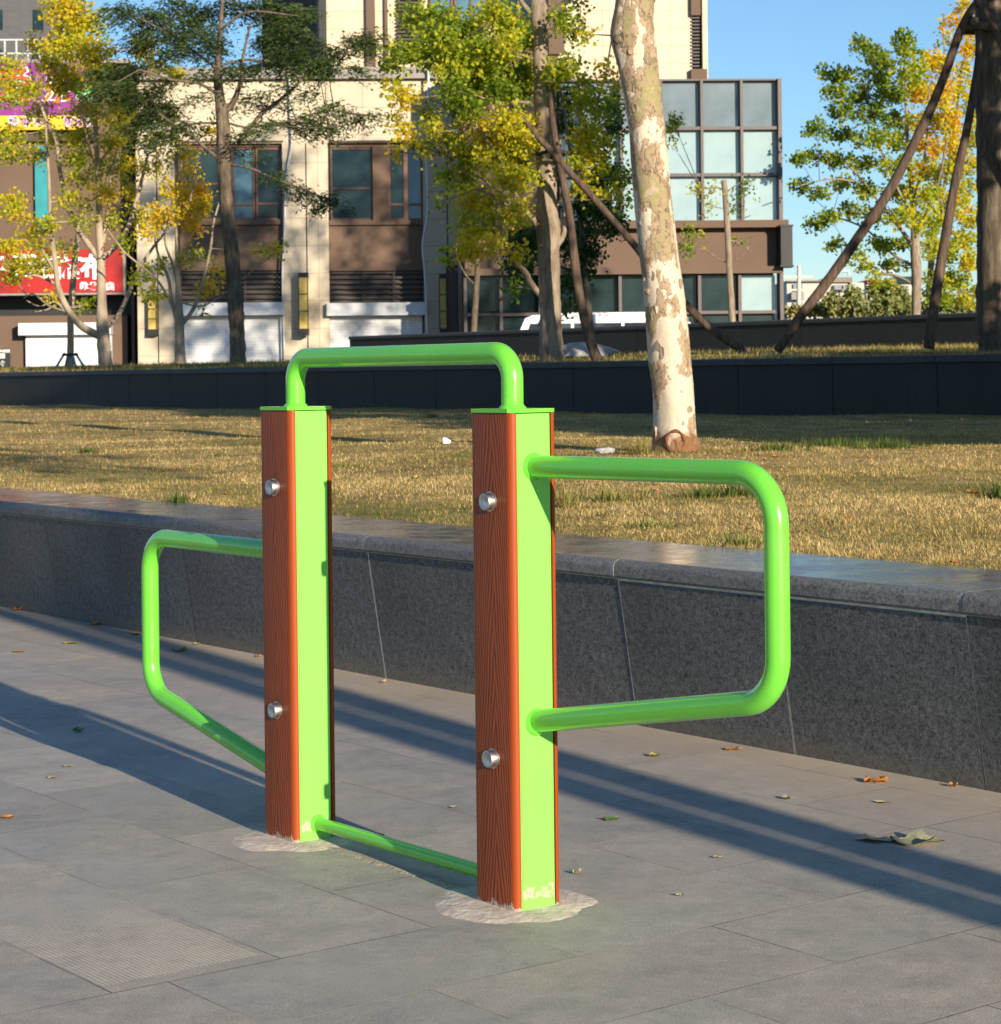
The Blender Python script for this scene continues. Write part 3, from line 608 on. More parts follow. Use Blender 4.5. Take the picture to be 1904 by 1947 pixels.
# tower over it
T_ = Facade('apartment_tower', 'tall cream clad apartment tower rising above the shops', 'building', 74)
T_.part('wall', M['cream'], [(617, -620, 1316, 152, .5, 14)]); T_.part('wall_edge', M['cream'], [(1335, -600, 1345, 148, .3, 14)])
T_.part('pier', M['brown'], [(694, -500, 711, 152, .3, .49)]); T_.part('pier', M['brown'], [(729, -500, 735, 152, .35, .49)])
T_.part('recess', M['dark'], [(603, -620, 616.5, 152, .3, 10)])
T_.part('louvre', M['louv'], [(756, -80, 800, 95, .40, .49)]+[(756, -20+k*7, 800, -17+k*7, .28, .39) for k in range(16)])
T_.part('louvre', M['louv'], [(1317, -400, 1334, 128, .9, 12)]+[(1317, 28+k*6.6, 1334, 31+k*6.6, .45, .88) for k in range(15)])
T_.part('louvre_sill', M['brown'], [(1316.5, 129, 1347, 150, .25, .6)]); T_.part('louvre_head', M['brown'], [(1316.5, -60, 1334.5, 26, .3, .6)])
T_.window(818, -60, 862, 66, .40, M['winred'], M['glassb'], 1, 1); T_.window(864, -60, 930, 66, .40, M['winred'], M['glassb'], 2, 1)
T_.part('spandrel', M['brown'], [(818, 67, 1040, 100, .36, .49)]); T_.part('pier', M['brown'], [(1043, -300, 1073, 100, .3, .49)])
T_.window(940, -60, 1036, 66, .40, M['winred'], M['glassd'], 2, 1)
# glass box
G = Facade('glass_hall', 'brown framed glass hall with three rows of large panes on a brown base', 'building', 66)
G.part('wall', M['brown'], [(885, 425, 1482, 520, .45, 10)])
G.part('core', M['brownd'], [(1070, 149.5, 1484, 424.5, .60, 10), (887, 520.5, 1480, 760, .7, 10)])
G.part('sill', M['brown'], [(885, 420, 1500, 434, .0, .44)]); G.part('soffit_beam', M['brown'], [(885, 508, 1490, 521, .15, .44)])
G.part('bay_wall', M['brown'], [(885, 100, 1067, 419.5, .8, 10)])
xe = [1068, 1108, 1184, 1260, 1338, 1414, 1488]; ye = [148, 242, 331, 420]
fr = [(x-2.6, 148, x+2.6, 419.5, .25, .5) for x in xe]+[(1070.8, y-3 if y > 148 else y, 1485, y+3.2 if y < 420 else y, .28, .48) for y in ye[:-1]]
G.part('mullion_frame', M['mull'], fr)
G.part('corner_post', M['mull'], [(1485, 147, 1491.5, 760, .2, .8)])
for i in range(6):
    for j in range(3): G.part('pane', M['glassg'] if j == 0 else (M['glassc'] if i > 0 else M['glassb']), [(xe[i]+2.7, ye[j]+3.3, xe[i+1]-2.7, ye[j+1]-3.1, .50, .53)])
xg = [887, 955, 1030, 1105, 1183, 1260, 1335, 1412, 1484]
G.part('mullion_frame', M['mull'], [(x-3, 521.5, x+3, 760, .35, .6) for x in xg[:-1]]+[(890, 592, 1480, 598, .38, .58)])
for i in range(8):
    g = M['glassc'] if i == 7 else M['glassd']; G.part('pane', g, [(xg[i]+3.2, 522, xg[i+1]-3.2, 591.5, .60, .63)]); G.part('pane', M['glassd'], [(xg[i]+3.2, 598.5, xg[i+1]-3.2, 700, .60, .63)])
bn = MB(); a, b_, c, d = G.rect(1483, 432, 1503, 505); bn.box(-.18, .18, -.35, .35, 0, d-c); bn.box(-.21, .21, -.38, .38, d-c+.002, d-c+.06); bn.box(-.21, .21, -.38, .38, -.06, -.002)
pw = G.root.matrix_world; o = bn.build('sign_box', M['dark'], None, AT(1494, 505, 66.6)); tag(o, 'black hanging sign box on the right corner of the glass hall', 'sign box')
# left shop
Lb = Facade('corner_shop', 'brown rendered shop building at the left edge with signs on its front', 'building', 71)
Lb.part('wall', M['brown'], [(-140, 120, 241, 560, .3, 9), (-140, 600, 241, 760, .3, 9)]); Lb.part('shop_recess', M['dark'], [(-140, 560.5, 241, 599.5, 1.2, 9)])
Lb.part('corner_recess', M['dark'], [(241.5, 152, 250, 760, .9, 9), (254, 152, 260.5, 760, .9, 9)]); Lb.part('downpipe', M['brownd'], [(249, 152, 255, 740, -.1, .3)])
Lb.part('roof_slab', M['greyc'], [(-140, 112, 245, 119.5, .1, 9)])
Lb.part('turquoise_panel', M['turq'], [(66, 276, 91, 436, .1, .29)])
Lb.part('dark_gap_strip', M['brownd'], [(-140, 250, 241, 268, .05, .29)])  # solid dark strip standing in for the dark gap below the sign
Lb.part('shutter_box', M['white'], [(38, 614, 213, 637, -.30, .29)]); Lb.part('shutter', M['shut'], [(49, 637.5, 206, 740, .05, .29)]); Lb.part('shutter_guide', M['white'], [(206.5, 637.5, 213, 740, -.02, .28)])
rl = MB()
for k in range(12):
    x = -60+k*22; a, b_, c, d = Lb.rect(x, 72, x+3, 112); rl.box(a, b_, .2, .26, c, d)
for y in (72, 98): a, b_, c, d = Lb.rect(-70, y, 190, y+3); rl.box(a, b_, .21, .25, c, d)
rl.build('roof_railing', M['rail'], Lb.root)
def text(F, body, xp, yp, hpx, d, mat, parent, name='lettering', offset=0.0, ext=.02, sx=1.0):
    cu = bpy.data.curves.new(name, 'FONT'); cu.body = body; sz = hpx*F.Y/FL*1.05; cu.size = sz; cu.extrude = ext; cu.offset = offset; cu.align_x = 'CENTER'; cu.align_y = 'CENTER'
    to = bpy.data.objects.new('tmp', cu); col.objects.link(to); dg = bpy.context.evaluated_depsgraph_get(); me = bpy.data.meshes.new_from_object(to.evaluated_get(dg)); bpy.data.objects.remove(to)
    me.materials.clear(); me.materials.append(mat); o = bpy.data.objects.new(name, me); col.objects.link(o); o.parent = parent
    s_, h_ = F.P(xp, yp); o.location = Vector((s_, d, h_))-(Vector(parent.location) if parent is not F.root else Vector((0, 0, 0)))
    o.rotation_euler = (math.pi/2, 0, 0); o.scale = (sx, 1, 1); return o
def sign_thing(F, name, label, cat, mat, x0, y0, x1, y1, d0, d1, nm='board'):
    a, b_, c, d = F.rect(x0, y0, x1, y1); ro = empty(name, F.root.location+Matrix.Rotation(F.al, 3, 'Z') @ Vector(((a+b_)/2, d1, c)), label, cat, rz=F.al)
    mb = MB(); mb.box(-(b_-a)/2, (b_-a)/2, d0-d1, 0, 0, d-c); mb.build(nm, mat, ro); ro['ox'] = (a+b_)/2; ro['oz'] = c; return ro
def sign_text(F, ro, body, xp, yp, hpx, depth, mat, **kw):
    s_, h_ = F.P(xp, yp); o = text(F, body, xp, yp, hpx, 0, mat, ro, **kw); o.location = (s_-ro['ox'], depth, h_-ro['oz']); return o
ps = sign_thing(Lb, 'shop_sign', 'purple shop sign with big coloured characters above a yellow strip', 'sign', M['purple'], -120, 122, 172, 221, -.35, .29)
for ch, x, y, hh, m_, z in (('爱', 30, 170, 66, 'signred', 0), ('乐', 113, 178, 52, 'signor', 0), ('园', 200-36, 180, 30, 'signgr', 0)):
    sign_text(Lb, ps, ch, x, y, hh, -.66, M['wht'], offset=.05, ext=.01); sign_text(Lb, ps, ch, x, y, hh, -.70, M[m_], offset=.012, ext=.015)
yb = MB(); a, b_, c, d = Lb.rect(-120, 222, 162, 249); yb.box(-(b_-a)/2, (b_-a)/2, -.62, 0, 0, d-c); yo = yb.build('yellow_strip', M['yellow'], ps); yo.location = ((a+b_)/2-ps['ox'], 0, c-ps['oz'])
for ch, x in (('培', 29), ('养', 53), ('均', 77), ('衡', 134), ('能', 156), ('力', 176)):
    sign_text(Lb, ps, ch, x, 235, 18, -.640, M['wht'], offset=.025, ext=.005); sign_text(Lb, ps, ch, x, 235, 18, -.652, M['signpu'], ext=.006)
rs = sign_thing(Lb, 'shop_banner', 'red cloth shop banner with large white characters above the left shutter', 'banner', M['red'], -120, 476, 236, 558, -.3, .29, 'cloth')
for ch, x, y, hh in (('大', 8, 505, 26), ('万', 50, 508, 44), ('名', 100, 512, 46), ('格', 141, 512, 44), ('布', 200-20, 512, 46)):
    sign_text(Lb, rs, ch, x, y, hh, -.62, M['wht'], offset=.03, ext=.02)
for ch, x in (('批', 163), ('发', 180), ('零', 196), ('卖', 212)): sign_text(Lb, rs, ch, x, 546, 14, -.61, M['wht'], offset=.02, ext=.01)
b2 = MB(); a, b_, c, d = Lb.rect(236.5, 478, 241, 562); b2.box(a-rs['ox'], b_-rs['ox'], -.6, 0, c-rs['oz'], d-rs['oz']); a, b_, c, d = Lb.rect(-120, 558.5, 236, 562); b2.box(a-rs['ox'], b_-rs['ox'], -.6, 0, c-rs['oz'], d-rs['oz']); b2.build('banner_frame', M['greyc'], rs)
ss = sign_thing(Lb, 'sign_stand', 'black standing sign with white writing left of the first shutter', 'sign', M['dark'], 5, 664, 32, 712, -1.2, -1.05)
for body, y, h in (('营业时间', 669, 6.5), ('面', 678, 10), ('食', 692, 10), ('———', 703, 5)): sign_text(Lb, ss, body, 18, y, h, -.165, M['wht'], ext=.003, offset=.004)

# towers far behind
def far_block(name, label, x0, y0, x1, y1, Y, mat, cols, rows, wmat=None, wx=.45, wy=.45, extra=None):
    F = Facade(name, label, 'building', Y); F.part('wall', mat, [(x0, y0, x1, y1, 0, 10)])
    cw = (x1-x0)/cols; rh = (y1-y0)/rows
    for i in range(cols):
        for j in range(rows): F.part('window', wmat or M['glassd'], [(x0+cw*(i+.5-wx/2), y0+rh*(j+.5-wy/2), x0+cw*(i+.5+wx/2), y0+rh*(j+.5+wy/2), -.08, .1)])
    return F
F1 = far_block('apartment_tower', 'dark grey apartment tower at the top left corner', -120, -300, 112, 150, 120, M['towerg'], 3, 6, wx=.25, wy=.5)
F2 = far_block('apartment_tower', 'dark brown tower standing between the sky gap and the cream tower', 496, -500, 600, 150, 95, M['tower'], 2, 8, wx=.2, wy=.5)
# low white houses far right
H1 = Facade('white_house', 'white apartment house with a grey roof seen under the slanting brace', 'house', 190, 0)
H1.part('wall', M['house'], [(1497, 536, 1580, 640, 0, 10), (1541, 536, 1642, 640, 1, 10)][:1]); H1.part('side_wing', M['house'], [(1580.5, 537, 1646, 640, .6, 10)])
H1.part('roof', M['roofg'], [(1574, 527, 1622, 536.5, .2, 9), (1496, 533.5, 1573.5, 535.8, -.5, 9)])
for r in ((1508, 540, 1526, 554), (1586, 542, 1600, 551), (1603, 542, 1613, 551), (1508, 575, 1526, 592)): H1.part('window', M['hwin'], [(*r, -.2, .8)])
H1.part('balcony', M['greyc'], [(1503, 556, 1527, 570, -.8, -.05)])
H2 = Facade('white_house', 'white house with a red roof strip half hidden behind the ginkgo trunk', 'house', 230, 0)
H2.part('wall', M['house'], [(1648, 540, 1735, 640, 0, 10)]); H2.part('roof', M['roofr'], [(1648, 532, 1700, 539.5, -.3, 9)]); H2.part('roof', M['glassd'], [(1700.5, 526, 1737, 539.5, -.3, 9)])
for r in ((1703, 543, 1712, 550), (1715, 543, 1724, 550)): H2.part('window', M['hwin'], [(*r, -.2, .8)])
for x, h in ((1603, 514), (1688, 520), (1676, 522)):
    wh = MB(); p = AT(x, 534, 195); wh.tube([(-1.2, 0, 1.2), (-1.2, 0, 2.0), (1.2, 0, 2.0), (1.2, 0, 1.2)], [.35]*4, 8); wh.box(-1.2, 1.2, -.3, .3, .0, .15); wh.tube([(0, -.3, 0), (0, .1, 1.4)], .12, 6)
    wh.v = [tuple(Vector(v)*.45) for v in wh.v]
    tag(wh.build('water_heater', M['rail'], None, p), {1603: 'small solar water heater on the grey roof of the left white house', 1688: 'dark water heater on the red roof, right one of two', 1676: 'dark water heater on the red roof, left one of two'}[x], 'water heater')
up = MB(); p = AT(1519, 640, 170); q = AT(1519.5, 505, 170)-p; up.tube([(0, 0, 0), q], [.22, .16], 8); up.box(-1.2, 1.2, -.08, .08, q.z-1.0, q.z-.8); up.box(-.9, .9, -.08, .08, q.z-2.0, q.z-1.85); tag(up.build('utility_pole', M['house'], None, p), 'thin concrete utility pole in front of the far white house', 'utility pole')
p = AT(1728, 640, 100); q = AT(1728, 569, 100)-p; up = MB(); up.tube([(0, 0, 0), q], [.10, .10], 8); up.tube([q, q+Vector((0, 0, .08))], [.13, .13], 8); tag(up.build('white_post', M['white'], None, p), 'short white post left of the right ginkgo trunk', 'post')
# wires, pipes on the shop front
def cable(label, pts, Y, r, mat):
    P = [AT(x, y, Y) for x, y in pts]; b = P[-1]; mb = MB(); sp = smooth_path([(*(p-b), r) for p in P], 5); mb.tube([s[:3] for s in sp], r, 6); tag(mb.build('wall_cable', mat, None, b), label, 'cable', 'cables down the cream shop front')
cable('pale cable hanging down left of the second cream column', [Z1(1455, 330), Z1(1462, 560), Z1(1468, 720), Z1(1440, 900), Z1(1432, 1180), Z1(1422, 1400), Z1(1432, 1820)], 69.5, .035, M['white'])
cable('pale cable hanging down beside the right shop window', [Z2(560, 345), Z2(562, 640), Z2(550, 760), Z2(556, 1060), Z2(532, 1230), Z2(545, 1400), Z2(556, 1700)], 69.5, .04, M['white'])
# wall lamps
def wall_lamp(label, x0, x1, y0, y1, Y=69.3):
    b = AT((x0+x1)/2, y1, Y); t = AT((x0+x1)/2, y0, Y); h = (t-b).z; w2 = (x1-x0)/2*Y/FL; ro = empty('wall_lamp', b, label, 'wall lamp', 'yellow wall lamps on the cream columns')
    mb = MB(); mb.box(-w2, w2, -w2, w2, .0, h); mb.build('lamp_panel', M['lamp'], ro)
    mb = MB(); mb.box(-w2*1.1, w2*1.1, -w2*1.1, w2*1.1, h+.002, h+.16); mb.box(-w2*1.1, w2*1.1, -w2*1.1, w2*1.1, -.22, -.002); mb.box(-w2*.5, w2*.5, w2, w2+.25, h*.2, h*.25); mb.box(-w2*.5, w2*.5, w2, w2+.25, h*.8, h*.85)
    for k in (1, 2): mb.box(-w2*1.03, w2*1.03, -w2*1.04, -w2*.98, h*k/3, h*k/3+.03)
    for sx in (-1, 1): mb.box(sx*w2-.015, sx*w2+.015, -w2*1.04, -w2*.9, 0, h)
    mb.build('lamp_frame', M['dark'], ro)
wall_lamp('yellow wall lamp on the first cream column from the left', 283, 299, 570, 626); wall_lamp('yellow wall lamp on the middle cream column', 570, 587, 528, 625); wall_lamp('yellow wall lamp next to the tall black lantern post', 837, 850, 530, 624)
b = AT(861, 640, 68.0); h = (AT(861, 498, 68.0)-b).z; ht = (AT(861, 474, 68)-b).z; ro = empty('lantern_post', b, 'tall square black lantern post by the third cream column', 'lantern post'); mb = MB()
for sx in (-1, 1):
    for sy in (-1, 1): mb.box(sx*.16-.025, sx*.16+.025, sy*.16-.025, sy*.16+.025, 0, ht)
mb.box(-.19, .19, -.19, .19, ht+.002, ht+.05); mb.build('frame', M['dark'], ro); mb = MB(); mb.box(-.13, .13, -.13, .13, 0, h); mb.box(-.02, .02, -.15, -.13, 0, h); mb.build('panel', M['brownd'], ro)

# ---------------------------------------------------------------- VAN
def van():
    p0 = AT(968, 640, 56); p1 = AT(1372, 640, 56); L = (p1-p0).length; zr = AT(1150, 598, 56).z; g = .84; ht = zr-g
    ro = empty('van', (p0.x+L/2, 56, g), 'white van parked behind the upper wall, mostly its roof showing', 'van'); mb = MB()
    prof = [(-L/2, .35), (-L/2, .9), (-L/2+.12, 1.1), (-L/2+.42, ht-.10), (-L/2+.62, ht-.02), (-L/2+1.0, ht), (L/2-1.5, ht-.02), (L/2-1.15, ht-.08), (L/2-.75, ht-.35), (L/2-.25, 1.0), (L/2, .85), (L/2, .35)]
    mb.prism(prof, -.85, .85, axis='y'); mb.build('body', M['van'], ro)
    for y in (-.853, .853):
        for (x0, x1, sk) in ((-L/2+.55, -L/2+1.6, .2), (-L/2+1.68, -L/2+2.9, 0), (-L/2+2.98, L/2-.95, 0)):
            w_ = MB(); w_.prism([(x0-sk, 1.08), (x1, 1.08), (x1-(.25 if sk == 0 and x1 > 1 else 0), ht-.24), (x0, ht-.24)], y-.004, y+.004, axis='y'); w_.build('side_window', M['vang'], ro)
    for x in (-L/2+.9, L/2-.95):
        for y in (-.76, .76):
            t = MB(); t.tube([(0, -.1, 0), (0, .1, 0)], .32, 24); to = t.build('wheel', M['rubber'], ro); to.location = (x, y, .32)
            t = MB(); t.tube([(0, -.108, 0), (0, .108, 0)], .19, 16); to2 = t.build('rim', M['rail'], to)
    r = MB(); r.box(-L/2+1.0, L/2-1.6, -.72, -.66, ht-.01, ht+.03); r.box(-L/2+1.0, L/2-1.6, .66, .72, ht-.01, ht+.03); r.build('roof_rail', M['van'], ro)
van()
# ================================================================ TREES
# plane tree, foreground
def plane_tree():
    Y = 14.83; b = AT(1288, 868, Y); b.z = .585; ro = empty('plane_tree', b, 'leaning plane tree trunk with peeling cream and olive bark on the dry lawn', 'tree')
    pr = [(1291, 872, 104), (1287, 852, 93), (1284, 820, 83), (1283, 780, 80), (1280, 738, 79), (1274, 690, 80), (1270, 640, 80), (1266, 600, 78), (1262, 560, 78), (1257, 520, 76), (1252, 480, 75), (1248, 440, 73), (1243, 400, 72), (1239, 350, 71), (1235, 300, 71), (1231, 250, 70), (1225, 210, 71), (1220, 170, 72), (1214, 130, 76), (1207, 95, 82), (1203, 70, 84), (1203, 45, 80), (1206, 20, 76), (1209, -10, 74), (1214, -60, 72), (1216, -160, 70), (1212, -300, 64), (1200, -450, 54), (1190, -600, 40)]
    pts = [(*(AT(x, y, Y)-b), wd*Y/FL/2) for x, y, wd in pr]; pts[0] = (pts[0][0], pts[0][1], -.05, pts[0][3]*1.05); P = smooth_path(pts, 8); seg = 40; rg = np.random.default_rng(5); V = []; n = len(P)
    ph = rg.uniform(0, 6.28, 8)
    for i, q in enumerate(P):
        z = q[2]
        for k in range(seg):
            an = 2*math.pi*k/seg; bump = .018*math.sin(3*an+z*1.7+ph[0])+.016*math.sin(5*an-z*3.1+ph[1])+.012*math.sin(2*an+z*6+ph[2])+.009*math.sin(9*an+z*11+ph[3])+rg.normal()*.0045
            if z < .35: bump += .045*(1-z/.35)**2*max(0, math.sin(4*an+ph[4]))
            r = q[3]*(1+bump); V.append((q[0]+r*math.cos(an), q[1]+r*math.sin(an), q[2]))
    F = [(i*seg+k, i*seg+(k+1) % seg, (i+1)*seg+(k+1) % seg, (i+1)*seg+k) for i in range(n-1) for k in range(seg)]
    npmesh('trunk', np.array(V), np.array(F), [M['plane']], parent=ro, smooth=True)
    # ring scar, knots
    def on(x, y, r_): p = AT(x, y, Y)-b; c = min(P, key=lambda t: abs(t[2]-p.z)); dx = max(-.95, min(.95, (p.x-c[0])/c[3])); return Vector((p.x, c[1]-c[3]*math.sqrt(1-dx*dx)*1.0, p.z))
    c = on(1281, 838, 0); mb = MB(); ring = [c+Vector((.062*math.cos(t), -.004-.02*0, .072*math.sin(t))) for t in np.linspace(0, 2*math.pi, 25)]
    mb.tube(ring, [.010+.004*math.sin(i*1.3) for i in range(25)], 8, cap=False, wob=.12); mb.build('branch_scar', M['scar'], ro)
    mb = MB(); mb.tube([c+Vector((0, .03, 0)), c+Vector((0, .004, 0))], [.058, .054], 20); mb.build('scar_core', M['weld'], ro)
    for x, y, r_, m_ in ((1262, 470, .026, 'weld'), (1233, 555, .020, 'weld'), (1176, 78, .026, 'barkdark')):
        c = on(x, y, 0); mb = MB(); vs = []; 
        mb.tube([c+Vector((0, .03, 0)), c+Vector((0, .004, -.002)), c+Vector((.002, -.002, -.004)), c+Vector((.003, -.003, -.005))], [r_*1.6, r_*1.25, r_*.8, r_*.2], 14, wob=.22); mb.build('knot', M[m_], ro)
    rgk = random.Random(3)
    for _ in range(44):        # lifted bark flakes
        z = rgk.uniform(.1, 3.8); c = min(P, key=lambda t: abs(t[2]-z)); an = math.radians(rgk.uniform(190, 350)); r = c[3]*1.0
        cc = Vector((c[0]+r*math.cos(an), c[1]+r*math.sin(an), z)); tx = Vector((-math.sin(an), math.cos(an), 0)); nr = Vector((math.cos(an), math.sin(an), 0)); s1, s2 = rgk.uniform(.012, .035), rgk.uniform(.015, .06)
        mb = MB(); k = 8; rim = []; 
        for j in range(k): t = 2*math.pi*j/k; rr = rgk.uniform(.6, 1.1); rim.append(cc+tx*(math.cos(t)*s1*rr)+Vector((0, 0, math.sin(t)*s2*rr))+nr*(.002+.012*max(0, math.cos(t-.6))*rgk.random()))
        inn = [p-nr*.012 for p in rim]; mb.add(rim+inn, [tuple(range(k))]+[(j, k+j, k+(j+1) % k, (j+1) % k) for j in range(k)]); mb.build('bark_flake', M['bark'] if rgk.random() < .5 else M['plane'], ro)
    # limbs and crown far above the frame
    topp = Vector(P[-1][:3]); rg = random.Random(8); nodes = []
    for i in range(7):
        an = i*.9+.3; st = Vector(P[-1-8*(i % 3)][:3]); L = rg.uniform(1.2, 2.0); en = st+Vector((math.cos(an)*L, math.sin(an)*L, rg.uniform(1.2, 2.2))); mid = (st+en)/2+Vector((0, 0, -.15)); mb = MB(); mb.tube([st, mid, en], [.09, .06, .03], 8, wob=.06); mb.build('branch', M['bark'], ro); nodes.append(en)
    return ro, nodes, b
ptree, pnodes, pb = plane_tree()
def upper_crown(root, nodes, n, R, mat, tint, seed, leaf=(.16, .08)):
    g = np.random.default_rng(seed); global rng; rng = g; Pl = []; Tt = []
    for q in nodes:
        k = 26; sc_ = rvec(k)*(g.random((k, 1))**.4)*R+np.array(q)
        for s_ in sc_: m_ = max(2, n//(k*len(nodes))); Pl.append(s_+g.normal(size=(m_, 3))*.16); Tt.append(np.clip(tint+g.normal()*.15+g.normal(size=m_)*.1, 0, 1))
    Pl = np.concatenate(Pl); Tt = np.concatenate(Tt); sz = g.uniform(.7, 1.2, len(Pl)); V, F = kites(Pl, leaf[0]*sz, leaf[1]*sz); npmesh('crown', V, F, [mat], None, Tt, root)
upper_crown(ptree, pnodes, 3500, 1.1, M['gink'], .45, 3)

K = 2.6455
# big ginkgo by the left
tree('ginkgo_tree', 'large yellow-green ginkgo with several pale stems, left of the dark cedar', 'tree', (201, 700), 46.0,
 zl(Z1, [(535, 1865, 27), (525, 1760, 26), (518, 1660, 24), (512, 1500, 18), (508, 1300, 16), (500, 1150, 14), (495, 900, 11), (482, 650, 9), (476, 480, 7), (470, 250, 5), (450, 60, 4)]),
 [zl(Z1, l) for l in ([(500, 1690, 16), (410, 1640, 14), (345, 1560, 13), (295, 1450, 12), (280, 1330, 10), (255, 1120, 8), (245, 860, 6), (230, 620, 4)],
  [(505, 1310, 12), (440, 1220, 11), (380, 1130, 10), (330, 980, 9), (300, 850, 8), (285, 710, 8), (240, 620, 7), (190, 480, 5), (150, 330, 4)],
  [(515, 1300, 12), (590, 1230, 10), (650, 1130, 9), (690, 1000, 8), (720, 880, 6), (745, 780, 4)],
  [(535, 1650, 10), (600, 1580, 9), (650, 1470, 8), (690, 1370, 7), (760, 1260, 6), (830, 1170, 4)],
  [(520, 1220, 8), (545, 1050, 7), (560, 880, 5), (600, 700, 4)], [(500, 820, 6), (560, 740, 5), (620, 660, 4)], [(495, 900, 5), (440, 700, 4), (400, 500, 3)],
  [(300, 1440, 6), (200, 1390, 5), (90, 1370, 4), (20, 1330, 3)], [(285, 1380, 5), (180, 1200, 4), (100, 1060, 3)], [(340, 1570, 5), (250, 1540, 4), (170, 1480, 3), (120, 1500, 2)])],
 zc(Z1, [(330, 60, 120, 90, 800, .72), (430, 130, 110, 80, 600, .68), (330, 230, 130, 70, 700, .66), (480, 270, 120, 70, 600, .70), (270, 330, 110, 60, 500, .62), (450, 370, 130, 60, 650, .70), (560, 420, 110, 60, 450, .74), (330, 430, 100, 60, 420, .62),
  (180, 230, 60, 40, 160, .80), (60, 330, 70, 40, 200, .66), (40, 420, 60, 50, 200, .6), (150, 440, 90, 40, 260, .60), (60, 500, 80, 40, 250, .58), (200, 560, 90, 50, 260, .58), (420, 560, 110, 60, 430, .60), (600, 560, 100, 60, 350, .72), (640, 640, 90, 60, 280, .68),
  (60, 680, 60, 50, 240, .60), (250, 690, 60, 50, 210, .60), (400, 690, 90, 60, 330, .55), (560, 720, 90, 60, 280, .62), (50, 770, 70, 40, 230, .58), (170, 780, 80, 30, 210, .58), (380, 800, 90, 50, 280, .56), (560, 850, 80, 60, 250, .60), (680, 830, 70, 60, 180, .70),
  (410, 900, 80, 50, 220, .60), (530, 970, 80, 40, 230, .78), (350, 1000, 60, 50, 160, .62), (660, 960, 60, 60, 150, .70), (80, 1010, 80, 30, 200, .72), (50, 1060, 70, 30, 140, .66), (120, 1100, 60, 30, 120, .78), (220, 1130, 70, 50, 170, .60), (410, 1110, 60, 50, 140, .5), (560, 1120, 50, 50, 100, .6),
  (150, 1180, 80, 30, 130, .7), (60, 1240, 80, 30, 220, .76), (210, 1240, 60, 50, 150, .62), (330, 1260, 60, 40, 110, .58), (110, 1330, 100, 40, 330, .60), (60, 1390, 60, 40, 180, .58), (230, 1330, 60, 50, 170, .62), (640, 1230, 40, 60, 110, .5), (700, 1090, 60, 60, 150, .7), (780, 1080, 60, 60, 160, .80), (740, 1150, 60, 50, 140, .74),
  (270, 1500, 50, 30, 60, .8), (420, 1530, 50, 50, 60, .5), (720, 250, 60, 60, 230, .80), (780, 330, 60, 50, 160, .8), (880, 370, 50, 40, 160, .7), (770, 720, 60, 50, 120, .72), (800, 850, 60, 50, 130, .70), (760, 1350, 50, 40, 100, .45)], K),
 M['gink'], M['barkpale'], spread=1.3, seed=11, dens=1.1, dt=-.08, sub=6, cs=1.2)
# small ginkgo
tree('ginkgo_tree', 'small sparse ginkgo with thin upright stems against the left window bay', 'tree', (342, 690), 45.0,
 zl(Z1, [(908, 1830, 22), (905, 1740, 19), (903, 1630, 18), (900, 1500, 13), (895, 1300, 11), (893, 1100, 10), (890, 900, 8), (888, 730, 6)]),
 [zl(Z1, l) for l in ([(890, 1610, 8), (862, 1500, 7), (848, 1400, 6), (800, 1290, 5), (780, 1210, 4)], [(920, 1630, 8), (980, 1540, 7), (1020, 1420, 6), (1060, 1250, 5), (1075, 1120, 4), (1110, 1000, 3)], [(885, 1570, 6), (800, 1420, 5), (700, 1330, 4), (620, 1260, 3), (540, 1150, 2)], [(895, 1450, 6), (870, 1330, 5), (830, 1200, 4), (870, 1000, 3)], [(893, 1200, 5), (960, 1000, 4), (990, 800, 3), (1000, 700, 2)], [(905, 1520, 4), (1010, 1540, 3), (1100, 1500, 2)])],
 zc(Z1, [(960, 880, 60, 60, 130, .78), (980, 980, 90, 50, 420, .86), (1010, 1040, 50, 40, 200, .8), (860, 960, 60, 50, 140, .72), (900, 1080, 80, 40, 160, .78), (980, 1130, 50, 40, 170, .85), (800, 1100, 60, 50, 160, .74), (960, 780, 50, 60, 80, .8), (1060, 660, 50, 40, 90, .75), (880, 700, 50, 60, 90, .7), (940, 1300, 50, 50, 60, .4), (1110, 1360, 50, 30, 60, .82), (1080, 1330, 40, 60, 40, .8), (1040, 1450, 60, 40, 110, .85), (1020, 1560, 30, 30, 30, .5), (990, 1290, 40, 60, 40, .45), (780, 1490, 60, 30, 90, .55), (760, 1450, 40, 60, 60, .6), (700, 1400, 50, 50, 60, .45), (1340, 1270, 50, 25, 60, .7), (1400, 1260, 25, 50, 50, .72), (900, 780, 50, 40, 90, .7), (830, 1320, 40, 40, 40, .5), (850, 600, 60, 60, 100, .75)], K),
 M['gink'], M['barkpale'], spread=.8, seed=13, dens=1.1, dt=-.04, sub=5, cs=1.2)
